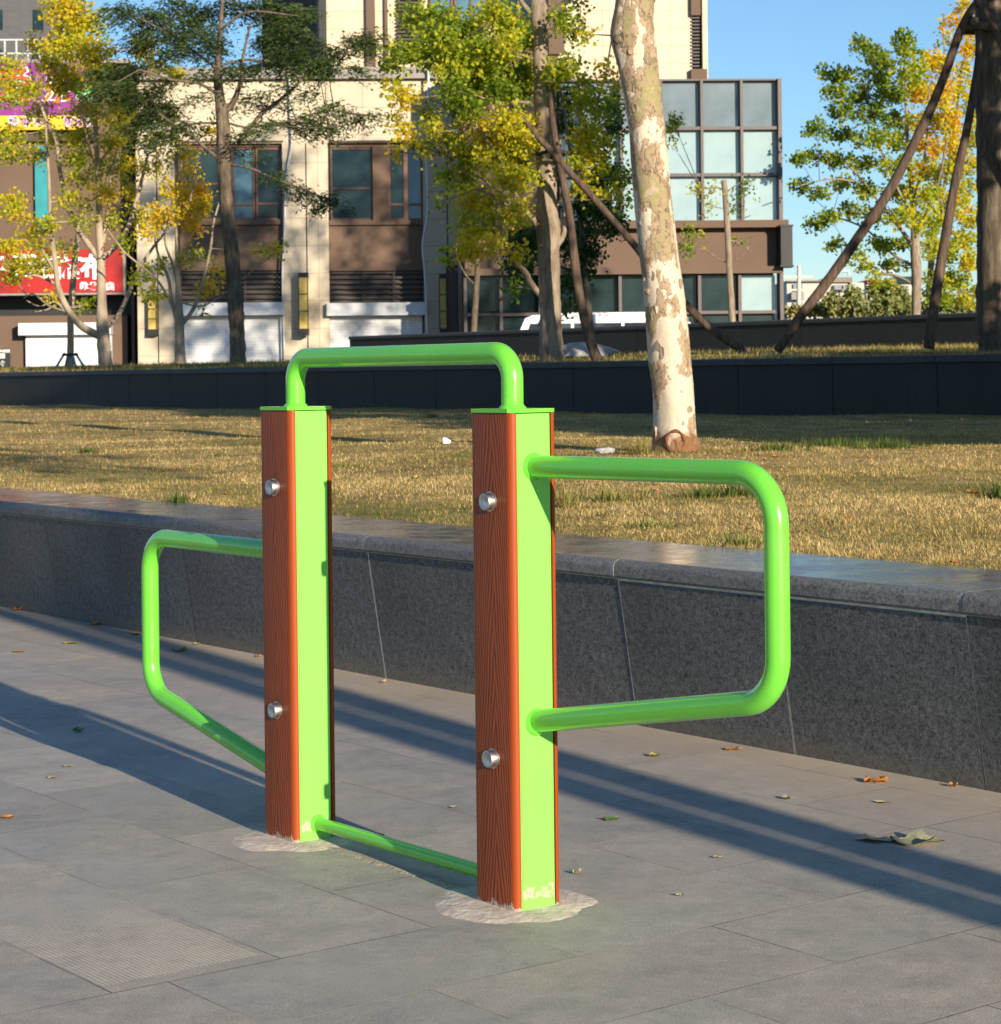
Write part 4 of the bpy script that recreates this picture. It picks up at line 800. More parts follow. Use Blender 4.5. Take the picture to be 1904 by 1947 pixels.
# sapling with blue tripod
tree('ginkgo_sapling', 'slim sapling held by light blue stakes in front of the left shutter', 'tree', (134, 706), 48.0,
 zl(Z1, [(355, 1865, 12), (356, 1700, 13), (358, 1550, 12), (370, 1400, 12), (382, 1260, 12), (400, 1150, 9), (408, 1040, 6)]),
 [zl(Z1, l) for l in ([(360, 1570, 5), (300, 1530, 4), (230, 1560, 3), (150, 1570, 2)], [(350, 1590, 4), (280, 1520, 3), (200, 1540, 2), (130, 1510, 2)], [(395, 1180, 4), (340, 1060, 3), (330, 980, 2)])],
 zc(Z1, [(290, 1500, 40, 20, 26, .8), (430, 1540, 40, 50, 50, .5), (340, 1010, 40, 40, 70, .5), (430, 1020, 40, 40, 60, .5)], K), M['gink'], M['barkpale'], spread=.4, seed=17)
p = AT(134, 706, 48); ro = empty('stake_tripod', p, 'light blue metal stakes tied around the slim sapling', 'tree stakes')
hh = (AT(134, 671, 48)-p).z
for an in (.5, 2.1, 3.6, 5.3): mb = MB(); mb.tube([(math.cos(an)*.40, math.sin(an)*.40, -.03), (math.cos(an)*.12, math.sin(an)*.12, hh)], .028, 8); mb.build('stake', M['blue'], ro)
mb = MB(); mb.tube([(.16*math.cos(t), .16*math.sin(t), hh-.04) for t in np.linspace(0, 6.28, 13)], .03, 6, cap=False); mb.build('tie_ring', M['rope'], ro)
# cedar
cs = [(x, y, rx, ry, n, .35) for x, y, rx, ry, n in (
 (620, 60, 120, 50, 700), (760, 90, 120, 40, 700), (900, 40, 130, 40, 800), (1040, 50, 110, 45, 700), (1200, 20, 120, 30, 600), (1380, 40, 120, 40, 800), (1500, 70, 100, 40, 700), (1420, 150, 110, 45, 700), (850, 170, 120, 35, 700), (700, 190, 100, 35, 500), (980, 140, 100, 35, 500), (1090, 170, 90, 40, 420), (900, 250, 120, 30, 550), (1060, 250, 90, 30, 360), (1450, 250, 110, 35, 600), (1330, 210, 70, 40, 320), (1560, 200, 60, 45, 360),
 (590, 360, 110, 35, 600), (690, 350, 90, 28, 450), (560, 430, 90, 30, 420), (800, 430, 80, 30, 330), (650, 480, 90, 40, 500), (760, 480, 90, 40, 520), (830, 540, 90, 40, 520), (760, 590, 100, 40, 550), (840, 640, 90, 35, 420), (920, 620, 60, 30, 220), (760, 680, 70, 25, 160), (1010, 480, 60, 22, 180), (1010, 370, 70, 22, 180), (1130, 350, 70, 30, 240), (1240, 330, 80, 25, 300), (1350, 310, 80, 25, 320), (1480, 330, 90, 28, 400), (1600, 330, 80, 30, 400),
 (1130, 530, 50, 25, 120), (1260, 480, 70, 22, 220), (1350, 520, 70, 22, 220), (1430, 430, 60, 20, 160), (1540, 470, 60, 20, 160), (1350, 630, 90, 22, 260), (1250, 650, 60, 18, 130), (1480, 620, 80, 20, 230), (1130, 680, 40, 25, 110), (1550, 600, 70, 20, 200), (1620, 650, 60, 20, 150), (1290, 750, 60, 15, 80), (1640, 560, 60, 22, 200), (850, 720, 50, 40, 120),
 (1390, 880, 60, 18, 160), (1470, 925, 60, 20, 200), (1540, 960, 60, 20, 180), (1600, 990, 50, 18, 150), (1660, 1010, 50, 20, 150), (1210, 760, 40, 20, 80))]
cs2 = [(x, y, rx, ry, n, .5) for x, y, rx, ry, n in ((50, 320, 60, 40, 350), (100, 260, 80, 30, 380), (180, 190, 70, 30, 350), (230, 220, 70, 35, 330), (290, 170, 50, 25, 180), (180, 350, 60, 20, 170), (40, 370, 40, 20, 100), (60, 520, 60, 18, 170), (130, 560, 60, 18, 190), (200, 580, 60, 18, 190), (280, 575, 50, 14, 130), (110, 630, 50, 15, 110), (20, 600, 60, 20, 140), (330, 580, 25, 10, 40), (30, 1010, 40, 15, 90), (60, 1000, 30, 20, 60))]
tree('cedar_tree', 'dark green cedar with drooping needle sprays and a dark mottled trunk', 'tree', (452, 700), 43.0,
 zl(Z1, [(1198, 1860, 34), (1196, 1760, 31), (1192, 1640, 29), (1186, 1540, 31), (1176, 1380, 28), (1158, 1200, 28), (1142, 1050, 27), (1132, 900, 27), (1128, 780, 28), (1122, 620, 26), (1108, 500, 20), (1098, 400, 17), (1100, 280, 12), (1110, 150, 9), (1118, 0, 6), (1120, -200, 3)]),
 [zl(Z1, l) for l in ([(1128, 570, 12), (1170, 520, 11), (1200, 450, 10), (1215, 390, 8), (1225, 280, 6), (1260, 120, 4)], [(1200, 720, 9), (1260, 640, 8), (1320, 570, 8), (1400, 510, 7), (1480, 440, 6), (1560, 360, 5), (1650, 280, 3)],
  [(1150, 825, 5), (1270, 850, 5), (1360, 890, 4), (1450, 925, 4), (1560, 965, 3), (1700, 1030, 2)], [(1100, 800, 8), (1030, 740, 7), (960, 680, 6), (880, 630, 5), (800, 570, 4)], [(1105, 480, 8), (1000, 420, 6), (860, 400, 5), (700, 350, 4)], [(1100, 350, 7), (980, 260, 5), (850, 170, 4), (640, 60, 3)], [(1105, 330, 6), (1250, 300, 5), (1450, 320, 4), (1700, 330, 3)], [(1120, 610, 5), (1250, 640, 4), (1450, 610, 4), (1640, 560, 3), (1860, 580, 2)], [(1110, 150, 6), (1250, 60, 5), (1500, 80, 3)], [(1350, 600, 4), (1480, 640, 3), (1700, 640, 2)], [(1110, 620, 5), (1000, 620, 4), (880, 640, 3)])],
 zc(Z1, cs, K)+zc(Z2, cs2, K), M['cedar'], M['barkdark'], leaf=(.13, .014), spread=.9, shape='needle', seed=19, sub=26, wob=.08, dens=1.35)
# centre ginkgo with the thick trunk
tree('ginkgo_tree', 'tall ginkgo with a thick ridged trunk tied to leaning poles, centre of the terrace', 'tree', (1047, 688), 30.8,
 zl(Z2, [(1182, 1830, 51), (1178, 1740, 46), (1175, 1600, 42), (1170, 1450, 41), (1166, 1280, 42), (1165, 1160, 46), (1158, 1060, 40), (1155, 900, 38), (1145, 760, 36), (1140, 620, 34), (1132, 500, 31), (1125, 350, 28), (1122, 200, 30), (1122, 100, 36), (1115, 30, 32), (1100, -60, 24)]),
 [zl(Z2, l) for l in ([(1135, 90, 16), (1190, 60, 14), (1240, 20, 13), (1290, -40, 10)], [(1110, 110, 14), (1070, 60, 11), (1030, 10, 9), (1000, -60, 6)],
  [(1130, 1180, 13), (1100, 1120, 12), (1050, 1060, 11), (1000, 990, 10), (965, 900, 9), (925, 820, 8), (880, 740, 7), (820, 660, 5), (760, 560, 4)], [(1110, 1130, 8), (1020, 1050, 7), (940, 1020, 6), (880, 980, 5), (800, 950, 3)],
  [(1120, 1480, 13), (1080, 1430, 12), (1040, 1360, 11), (985, 1310, 9), (955, 1240, 7), (930, 1150, 5), (900, 1060, 3)], [(1205, 1240, 11), (1240, 1180, 10), (1250, 1080, 9), (1280, 960, 8), (1300, 860, 8), (1270, 740, 7), (1245, 560, 6), (1220, 420, 5)],
  [(1295, 850, 7), (1330, 740, 6), (1380, 650, 5), (1430, 560, 5), (1480, 470, 4), (1525, 390, 3)], [(1190, 1060, 5), (1225, 1000, 5), (1240, 900, 4)], [(1120, 450, 10), (1180, 430, 8), (1240, 380, 6), (1290, 330, 4)], [(1400, 550, 4), (1450, 380, 4), (1475, 240, 3), (1500, 80, 2)], [(1075, 520, 8), (980, 505, 6), (860, 500, 4), (760, 460, 3)], [(1110, 300, 7), (960, 260, 5), (780, 240, 4), (600, 200, 3)], [(960, 1000, 4), (800, 880, 3), (690, 860, 2), (640, 780, 2)])],
 zc(Z2, [(470, 60, 60, 60, 160, .45), (530, 110, 90, 60, 280, .5), (640, 90, 100, 50, 380, .45), (600, 190, 110, 60, 450, .45), (720, 180, 100, 60, 420, .42), (830, 110, 90, 60, 300, .55), (900, 60, 80, 60, 250, .6), (980, 130, 90, 60, 330, .58), (440, 280, 90, 50, 300, .45), (560, 290, 100, 40, 320, .5), (700, 290, 100, 50, 400, .5), (820, 270, 110, 60, 450, .48), (960, 250, 100, 60, 400, .58), (1060, 200, 60, 70, 240, .55), (380, 330, 40, 30, 90, .42), (690, 370, 90, 50, 350, .6), (800, 370, 110, 60, 450, .46), (940, 370, 110, 60, 450, .5), (1060, 350, 60, 70, 250, .5), (690, 460, 80, 50, 280, .3), (800, 470, 110, 50, 400, .22), (930, 460, 100, 40, 330, .3), (1050, 460, 60, 40, 190, .45), (700, 540, 50, 40, 140, .3), (780, 540, 60, 30, 150, .4),
  (390, 450, 60, 30, 120, .75), (450, 500, 60, 30, 130, .85), (400, 600, 40, 40, 60, .8), (450, 680, 50, 40, 90, .8), (410, 770, 40, 30, 60, .85), (540, 740, 40, 35, 80, .8), (560, 560, 50, 40, 100, .6), (590, 640, 50, 50, 110, .72), (790, 620, 60, 60, 220, .88), (850, 700, 60, 50, 200, .82), (960, 610, 90, 60, 330, .72), (1030, 640, 60, 50, 200, .8), (950, 720, 100, 50, 350, .66), (1050, 730, 60, 50, 200, .7), (660, 700, 60, 40, 140, .6), (740, 780, 90, 50, 280, .58), (870, 800, 90, 50, 300, .62), (1000, 820, 90, 60, 330, .68), (650, 890, 60, 40, 130, .55), (760, 880, 70, 40, 180, .6), (960, 900, 70, 60, 230, .75), (1050, 900, 50, 50, 150, .6), (620, 1020, 30, 25, 30, .5), (700, 950, 40, 40, 70, .55), (770, 1020, 70, 40, 190, .8), (860, 1040, 70, 40, 170, .66), (1010, 1060, 70, 50, 180, .72), (760, 1120, 60, 50, 150, .62), (880, 1130, 60, 50, 150, .6), (960, 1080, 50, 50, 120, .7), (780, 1200, 70, 40, 200, .82), (770, 1270, 60, 40, 180, .86), (890, 1230, 50, 30, 110, .85), (660, 1290, 40, 25, 70, .5), (1020, 1290, 30, 35, 70, .8),
  (1240, 340, 70, 50, 210, .5), (1200, 390, 50, 40, 110, .5), (1290, 330, 40, 40, 60, .6), (1240, 90, 60, 50, 170, .48), (1290, 150, 50, 50, 130, .5), (1340, 170, 40, 30, 50, .7), (1320, 20, 30, 40, 60, .5), (1450, 380, 40, 50, 110, .88), (1320, 420, 50, 40, 130, .5), (1380, 500, 60, 40, 170, .55), (1320, 520, 50, 50, 130, .6), (1400, 600, 40, 40, 90, .5), (1350, 680, 70, 60, 280, .72), (1380, 760, 70, 50, 230, .85), (1320, 800, 60, 50, 170, .7), (1430, 820, 50, 40, 110, .6), (1360, 860, 50, 50, 120, .65), (1340, 950, 60, 30, 110, .72), (1480, 970, 50, 20, 80, .75), (1550, 900, 50, 50, 110, .45), (1560, 1000, 30, 30, 50, .4), (1500, 480, 40, 60, 110, .3), (1500, 560, 50, 30, 90, .25), (1490, 730, 30, 40, 60, .4), (1010, 1440, 50, 20, 70, .2)], K),
 M['gink'], M['bark'], leaf=(.062, .032), spread=.8, seed=23, wob=.07, dens=1.2, dt=-.15, sub=6, cs=1.1)
# evergreen behind the leaning pole
tree('evergreen_tree', 'small dense dark green tree behind the leaning poles', 'tree', (1128, 700), 37.0, zl(Z2, [(1390, 1850, 16), (1370, 1600, 14), (1340, 1300, 11), (1320, 1000, 7), (1300, 800, 4)]),
 [zl(Z2, [(1340, 1300, 6), (1440, 1150, 4), (1520, 1080, 3)]), zl(Z2, [(1350, 1400, 6), (1200, 1330, 5), (1040, 1280, 4)])],
 zc(Z2, [(1400, 930, 70, 60, 600, .3), (1460, 880, 60, 50, 400, .5), (1350, 1040, 70, 70, 650, .4), (1440, 1060, 90, 70, 800, .45), (1500, 1130, 60, 50, 350, .5), (1330, 1170, 60, 80, 500, .4), (1370, 1280, 60, 60, 420, .35), (1270, 1250, 50, 80, 320, .3), (1050, 1200, 80, 60, 560, .5), (1060, 1290, 70, 50, 430, .35), (980, 1340, 50, 30, 180, .35), (1020, 1360, 60, 40, 250, .4), (1270, 1420, 60, 50, 250, .3), (1340, 1380, 50, 50, 260, .35), (1250, 1550, 30, 40, 70, .6), (1250, 500, 40, 80, 220, .2), (1250, 620, 40, 60, 220, .3), (1500, 640, 40, 60, 160, .3), (1460, 700, 50, 40, 150, .45)], K), M['ever'], M['barkdark'], leaf=(.07, .032), spread=.7, seed=29)
tree('sapling', 'thin dark bare sapling trunk in front of the left ground floor glass', 'tree', (903, 650), 52.0, zl(Z2, [(785, 1730, 12), (795, 1560, 12), (805, 1400, 11), (812, 1290, 8), (860, 1240, 5), (930, 1200, 3)]), [zl(Z2, [(800, 1440, 5), (740, 1370, 3), (700, 1260, 2), (740, 1130, 1.5)])], [], M['ever'], M['barkdark'], seed=31)
# pollarded trunk by the glass hall
tree('young_tree', 'young tree with cut-back top standing before the glass hall', 'tree', (1392, 640), 50.0, zl(Z3, [(590, 1560, 14), (580, 1400, 13), (572, 1250, 12), (562, 1050, 12), (552, 900, 11), (545, 835, 11)]),
 [zl(Z3, l) for l in ([(560, 880, 3), (500, 870, 2), (440, 880, 1.5)], [(560, 890, 3), (600, 860, 2), (660, 830, 1.5)], [(575, 1030, 3), (640, 1010, 2), (670, 1000, 1)], [(575, 1220, 3), (520, 1200, 2.5), (440, 1140, 1.5), (330, 1080, 1)], [(580, 1215, 3), (630, 1185, 2), (680, 1160, 1.2)], [(640, 1000, 2), (640, 900, 1.5), (630, 850, 1)])],
 zc(Z3, [(430, 880, 40, 20, 60, .6), (500, 870, 40, 20, 40, .55), (600, 950, 40, 60, 50, .1), (660, 850, 30, 30, 40, .1), (480, 960, 50, 60, 40, .55), (400, 1100, 60, 70, 110, .3), (380, 1160, 50, 50, 60, .3), (620, 1120, 40, 40, 30, .3), (640, 900, 30, 60, 30, .1), (310, 560, 45, 50, 150, .3), (300, 655, 25, 22, 40, .3)], 2.439), M['gink'], M['bark'], spread=.4, seed=37, sub=5, leaf=(.08, .035))
# right background ginkgo
gk = [(1180, 210, 60, 40, 180, .30), (1230, 250, 60, 40, 160, .32), (1380, 180, 50, 50, 170, .28), (1400, 240, 60, 40, 180, .3), (1290, 290, 80, 50, 280, .3), (1040, 340, 70, 40, 200, .32), (1120, 350, 60, 40, 150, .3), (1260, 370, 90, 60, 350, .28), (1400, 340, 90, 60, 400, .55), (1520, 300, 80, 60, 380, .82), (1080, 430, 80, 40, 230, .3), (1200, 450, 90, 50, 330, .25), (1330, 450, 90, 50, 350, .3), (1460, 420, 90, 60, 420, .85), (1560, 430, 80, 70, 380, .88), (1100, 520, 80, 40, 230, .3), (1230, 530, 90, 50, 330, .22), (1350, 560, 80, 50, 280, .3), (1480, 560, 90, 60, 400, .75), (1590, 560, 70, 70, 320, .86), (980, 600, 60, 40, 190, .22), (1100, 620, 80, 40, 230, .28), (1230, 640, 90, 50, 300, .4), (1350, 660, 70, 50, 230, .45), (1510, 680, 90, 60, 380, .88), (1620, 680, 60, 70, 260, .8), (900, 740, 60, 25, 150, .32), (980, 720, 60, 30, 120, .3), (1090, 740, 80, 40, 230, .4), (1200, 760, 80, 40, 220, .42), (1330, 770, 80, 50, 230, .5), (1480, 790, 90, 60, 350, .7), (1600, 800, 80, 70, 330, .68),
 (900, 860, 60, 30, 150, .3), (990, 890, 60, 30, 140, .35), (1090, 850, 70, 40, 180, .4), (1200, 880, 80, 40, 220, .45), (1350, 890, 90, 50, 300, .55), (1480, 910, 90, 60, 350, .6), (1600, 930, 80, 70, 330, .65), (960, 1040, 50, 30, 130, .28), (1040, 1010, 70, 30, 150, .35), (1140, 970, 70, 40, 160, .4), (1250, 1000, 80, 50, 220, .45), (1380, 1010, 80, 50, 270, .58), (1500, 1040, 80, 60, 300, .55), (1060, 1130, 50, 25, 90, .35), (1160, 1180, 60, 30, 110, .4), (1260, 1130, 70, 40, 180, .4), (1380, 1130, 70, 40, 170, .4), (1210, 1240, 60, 30, 110, .45), (1330, 1230, 70, 30, 150, .38), (1270, 1310, 70, 25, 110, .55), (1500, 1150, 60, 50, 180, .55), (1530, 1300, 60, 60, 160, .55)]
tree('ginkgo_tree', 'broad ginkgo turning from green to orange against the sky, right of the glass hall', 'tree', (1746, 640), 67.0, zl(Z3, [(1440, 1560, 20), (1438, 1400, 17), (1440, 1300, 19), (1435, 1180, 19), (1430, 1060, 15), (1420, 900, 11), (1400, 700, 8), (1390, 450, 5), (1385, 250, 3)]),
 [zl(Z3, l) for l in ([(1435, 1170, 9), (1380, 1080, 8), (1300, 980, 6), (1200, 850, 5), (1100, 740, 3)], [(1430, 1100, 8), (1480, 1000, 7), (1540, 850, 5), (1580, 650, 4)], [(1425, 1010, 6), (1340, 850, 5), (1260, 650, 4), (1200, 400, 3)], [(1440, 1240, 6), (1330, 1180, 5), (1200, 1060, 4), (1050, 1000, 3)], [(1445, 1330, 6), (1350, 1280, 5), (1240, 1260, 4), (1140, 1180, 3)], [(1420, 950, 5), (1480, 700, 4), (1500, 400, 3)], [(1200, 850, 4), (1050, 830, 3), (900, 860, 2)])],
 zc(Z3, gk, 2.439), M['gink'], M['bark'], leaf=(.125, .056), spread=1.8, seed=41, dens=1.2, dt=-.10, cs=1.08)
tree('ginkgo_tree', 'yellow ginkgo partly hidden by the dark braced trunk at the right edge', 'tree', (1815, 640), 72.0, zl(Z3, [(1500, 1560, 14), (1500, 1350, 13), (1510, 1200, 12), (1540, 1000, 9), (1600, 700, 6), (1650, 300, 4)]), [zl(Z3, [(1520, 1100, 6), (1620, 900, 5), (1700, 700, 3)]), zl(Z3, [(1600, 700, 4), (1580, 400, 3), (1560, 120, 2)])],
 zc(Z3, [(1660, 30, 60, 50, 110, .8), (1600, 110, 80, 50, 110, .85), (1680, 120, 60, 60, 150, .8), (1590, 190, 70, 50, 90, .8), (1690, 230, 50, 60, 190, .75), (1650, 330, 60, 60, 160, .78), (1660, 430, 60, 50, 160, .7), (1700, 520, 40, 60, 140, .6), (1690, 640, 50, 60, 190, .62), (1680, 760, 60, 60, 240, .62), (1670, 880, 70, 60, 300, .6), (1680, 1000, 60, 60, 280, .66), (1660, 1110, 70, 60, 320, .55), (1580, 1180, 70, 60, 280, .45), (1680, 1220, 50, 60, 250, .62), (1620, 1300, 80, 50, 320, .45), (1560, 1380, 70, 40, 240, .4), (1670, 1380, 60, 50, 260, .6), (1500, 1380, 40, 40, 100, .55), (1780, 250, 50, 90, 200, .7), (1830, 120, 40, 80, 150, .7)], 2.439),
 M['gink'], M['bark'], leaf=(.13, .058), spread=1.5, seed=43, dens=1.2, dt=-.04)
# bushes
def bush(label, x, y, Y, cl, seed): tree('bush', label, 'bush', (x, y), Y, [(x, y, 6), (x+2, y-20, 4), (x+3, y-40, 2)], [], cl, M['bush'], M['bark'], leaf=(.16, .07), spread=1.2, seed=seed, group='bushes in front of the far houses')
bush('round olive bush in front of the far white house', 1622, 620, 85, zc(Z3, [(1060, 1400, 60, 45, 500, .5), (1150, 1390, 60, 50, 600, .45), (1100, 1450, 90, 40, 600, .55), (1200, 1440, 60, 40, 500, .5)], 2.439), 51)
bush('darker green bush just left of the right ginkgo trunk', 1690, 620, 80, zc(Z3, [(1270, 1350, 60, 40, 500, .3), (1340, 1370, 60, 45, 600, .35), (1300, 1430, 90, 50, 800, .4), (1390, 1430, 40, 40, 300, .5)], 2.439), 52)
bush('low dry bush beside the corner of the glass hall', 1530, 625, 88, zc(Z3, [(880, 1450, 50, 30, 300, .75), (960, 1440, 50, 35, 350, .65), (1020, 1450, 40, 35, 250, .6)], 2.439), 53)
bush('grey-green bush between the two right tree trunks', 1800, 620, 78, zc(Z3, [(1580, 1410, 80, 40, 600, .35), (1660, 1420, 60, 40, 400, .5), (1500, 1440, 60, 40, 300, .5)], 2.439), 54)
# right dark trunk
tree('braced_tree', 'thick dark trunk at the right edge with timber braces leaning on it', 'tree', (1893, 662), 25.3, [(1899, 668, 80), (1897, 640, 76), (1893, 600, 74), (1894, 500, 72), (1893, 400, 70), (1892, 300, 70), (1890, 200, 68), (1887, 100, 64), (1884, 0, 60), (1880, -120, 58), (1878, -300, 50)], [[(1882, -200, 30), (1830, -330, 20), (1770, -460, 10)], [(1882, -240, 30), (1950, -370, 20), (2010, -500, 10)], [(1880, -280, 26), (1870, -420, 16), (1880, -560, 8)]],
 [(1780, -450, 90, 70, 500, .4), (1880, -520, 120, 80, 700, .45), (2000, -470, 100, 80, 500, .4), (1850, -380, 80, 50, 300, .4)], M['gink'], M['barkdark'], leaf=(.12, .06), spread=1.0, seed=61)
def pole(label, pts, Y0, Y1, name='support_pole', group='timber poles bracing the trees', mat='pole'):
    n = len(pts); P = [AT(x, y, Y0+(Y1-Y0)*i/(n-1)) for i, (x, y, wd) in enumerate(pts)]; b = P[-1]
    sp = smooth_path([(*(p-b), .86*wd*(Y0+(Y1-Y0)*i/(n-1))/FL/2) for i, (p, (x, y, wd)) in enumerate(zip(P, pts))], 6); mb = MB(); mb.tube([s[:3] for s in sp], [s[3] for s in sp], 12, wob=.04); tag(mb.build(name, M[mat], None, b), label, 'support pole', group)
pole('long timber brace leaning from the right dark trunk down to the left', [(1868, -10, 17), (1830, 50, 19), (1790, 160, 20), (1745, 260, 21), (1690, 365, 22), (1640, 440, 22), (1570, 540, 23), (1520, 605, 22), (1478, 668, 21)], 25.0, 25.0)
pole('steep dark timber brace just left of the right dark trunk', [(1862, 60, 12), (1858, 130, 15), (1838, 250, 19), (1818, 340, 20), (1800, 440, 22), (1780, 560, 24), (1766, 662, 24)], 25.0, 24.6)
pole('short timber brace crossing in front of the right trunk to the frame edge', [(1855, -5, 13), (1880, 30, 15), (1905, 85, 15), (1960, 200, 16), (2060, 420, 18), (2150, 640, 19)], 24.7, 24.2)
pole('upright leaning pole standing just right of the centre ginkgo trunk', [Z2(1172, 470)+(10,), Z2(1185, 600)+(13,), Z2(1205, 740)+(15,), Z2(1240, 920)+(17,), Z2(1275, 1120)+(18,), Z2(1300, 1350)+(20,), Z2(1335, 1560)+(20,), Z2(1370, 1700)+(22,), Z2(1420, 1835)+(24,)], 30.3, 29.8)
pole('long diagonal pole crossing the centre ginkgo and passing behind the plane tree', [Z2(975, 510)+(11,), Z2(1050, 610)+(12,), Z2(1130, 710)+(14,), Z2(1190, 770)+(14,), (1070, 312, 15), (1130, 378, 15), (1195, 452, 16), (1250, 520, 17), (1310, 585, 18), (1360, 630, 19), (1422, 672, 20)], 30.2, 30.0)
mb = MB(); p = AT(1885, 55, 25.3)
mb.tube([(-.30, -.25, 0), (.35, -.22, -.03)], .055, 10); mb.tube([(-.3, .25, .03), (.35, .25, 0)], .055, 10); mb.tube([(-.28, -.35, .04), (-.26, .35, .06)], .055, 10); mb.tube([(.3, -.35, .04), (.3, .35, .06)], .055, 10)
tag(mb.build('brace_collar', M['barkdark'], None, p), 'square collar of short timbers holding the braces round the right trunk', 'brace collar')
mb = MB(); p = AT(1053, 292, 30.5); mb.tube([(.24*math.cos(t), .26*math.sin(t), .015*math.sin(3*t)) for t in np.linspace(0, 6.28, 19)], .03, 6, cap=False); mb.tube([(-.05, -.27, -.1), (.09, -.28, .1)], .03, 6); tag(mb.build('rope_binding', M['rope'], None, p), 'dark rope tying the poles to the centre ginkgo trunk', 'rope')
# tree behind the photographer, throws the two long bands of shade across the plaza
def shade_tree():
    px = Vector((.866, .5)); s = Vector((-.5, .866)); t = -3.2; g = .93*0
    b = px*3.43+s*t; ro = empty('unseen_shade_tree', (b.x, b.y, 0), 'twin-stemmed tree beside the viewer, throwing two shade bands over the plaza', 'tree'); off = px*(3.235-3.43)
    for nm, o_, r in (('trunk', Vector((0, 0)), .090), ('trunk', off-s*.0, .084)):
        mb = MB(); pts = [(o_.x, o_.y, -.05), (o_.x+.004, o_.y, 1.0), (o_.x-.006, o_.y+.004, 2.0), (o_.x, o_.y, 3.2), (o_.x*1.2, o_.y*1.2, 4.6), (o_.x*3, o_.y*3, 6.0)]; sp = smooth_path([(*p, r*(1 if p[2] < 3.5 else .7)) for p in pts], 6); mb.tube([q[:3] for q in sp], [q[3] for q in sp], 16, wob=.05); mb.build(nm, M['bark'], ro)
    nodes = []
    for i in range(8):
        an = i*.8; st = Vector((0, 0, 4.6+.15*i)); en = st+Vector((math.cos(an)*1.3, math.sin(an)*1.3, 1.1)); mb = MB(); mb.tube([st, en], [.05, .02], 8); mb.build('branch', M['bark'], ro); nodes.append(en)
    upper_crown(ro, nodes, 3000, .9, M['gink'], .4, 5)
shade_tree()
def side_tree(label, x, y, h0, h1, r, seed, z=.66, n=9000):  # adds an unseen tree right of the view, placed for the shade it casts
    rg = random.Random(seed); ro = empty('unseen_shade_tree', (x, y, z), label, 'tree', 'unseen shade trees added right of the view'); mb = MB(); P = smooth_path([(0, 0, -.1, .17), (.05, 0, h0*.6, .14), (0, .05, h0*1.1, .12), (.05, 0, h1*.9, .04)], 6); mb.tube([q[:3] for q in P], [q[3] for q in P], 12, wob=.05); mb.build('trunk', M['bark'], ro); nodes = []
    for i in range(14):
        t = i/13; an = i*2.4; rr = r*(.75-.35*abs(t-.45)); st = Vector((0, 0, h0+(h1-h0)*t*.9)); en = Vector((math.cos(an)*rr, math.sin(an)*rr, h0+(h1-h0)*t+.3)); mb = MB(); mb.tube([st, (st+en)/2+Vector((0, 0, .08)), en], [.05, .035, .015], 6); mb.build('branch', M['bark'], ro); nodes.append(en)
    upper_crown(ro, nodes, n, r*.52, M['gink'], .4, seed, (.22, .11))
side_tree('unseen ginkgo added right of the view to shade the back strip of the lawn', 7.7, 13.8, 1.5, 7.2, 2.2, 81)
side_tree('unseen low ginkgo added right of the view to shade the black wall', 9.2, 15.9, 1.3, 2.7, 2.0, 82)
side_tree('unseen young ginkgo added right of the view to shade the right part of the lawn', 6.1, 13.0, .8, 2.3, 1.35, 86, .62, 5000)
side_tree('unseen ginkgo added right of the view to shade the upper braced trunk', 11.2, 17.6, 5.7, 11.0, 2.3, 83)
side_tree('unseen tall ginkgo added right of the terrace to dapple the shop front', 12.0, 33.5, 10.5, 16.5, 2.6, 84, 1.5, 4200)  # added unseen pair, crowns sized to throw dappled shade on the shop front
side_tree('unseen tall ginkgo added far right of the terrace to dapple the shop front', 17.0, 36.5, 8.5, 16.0, 2.8, 85, 1.5, 4500)

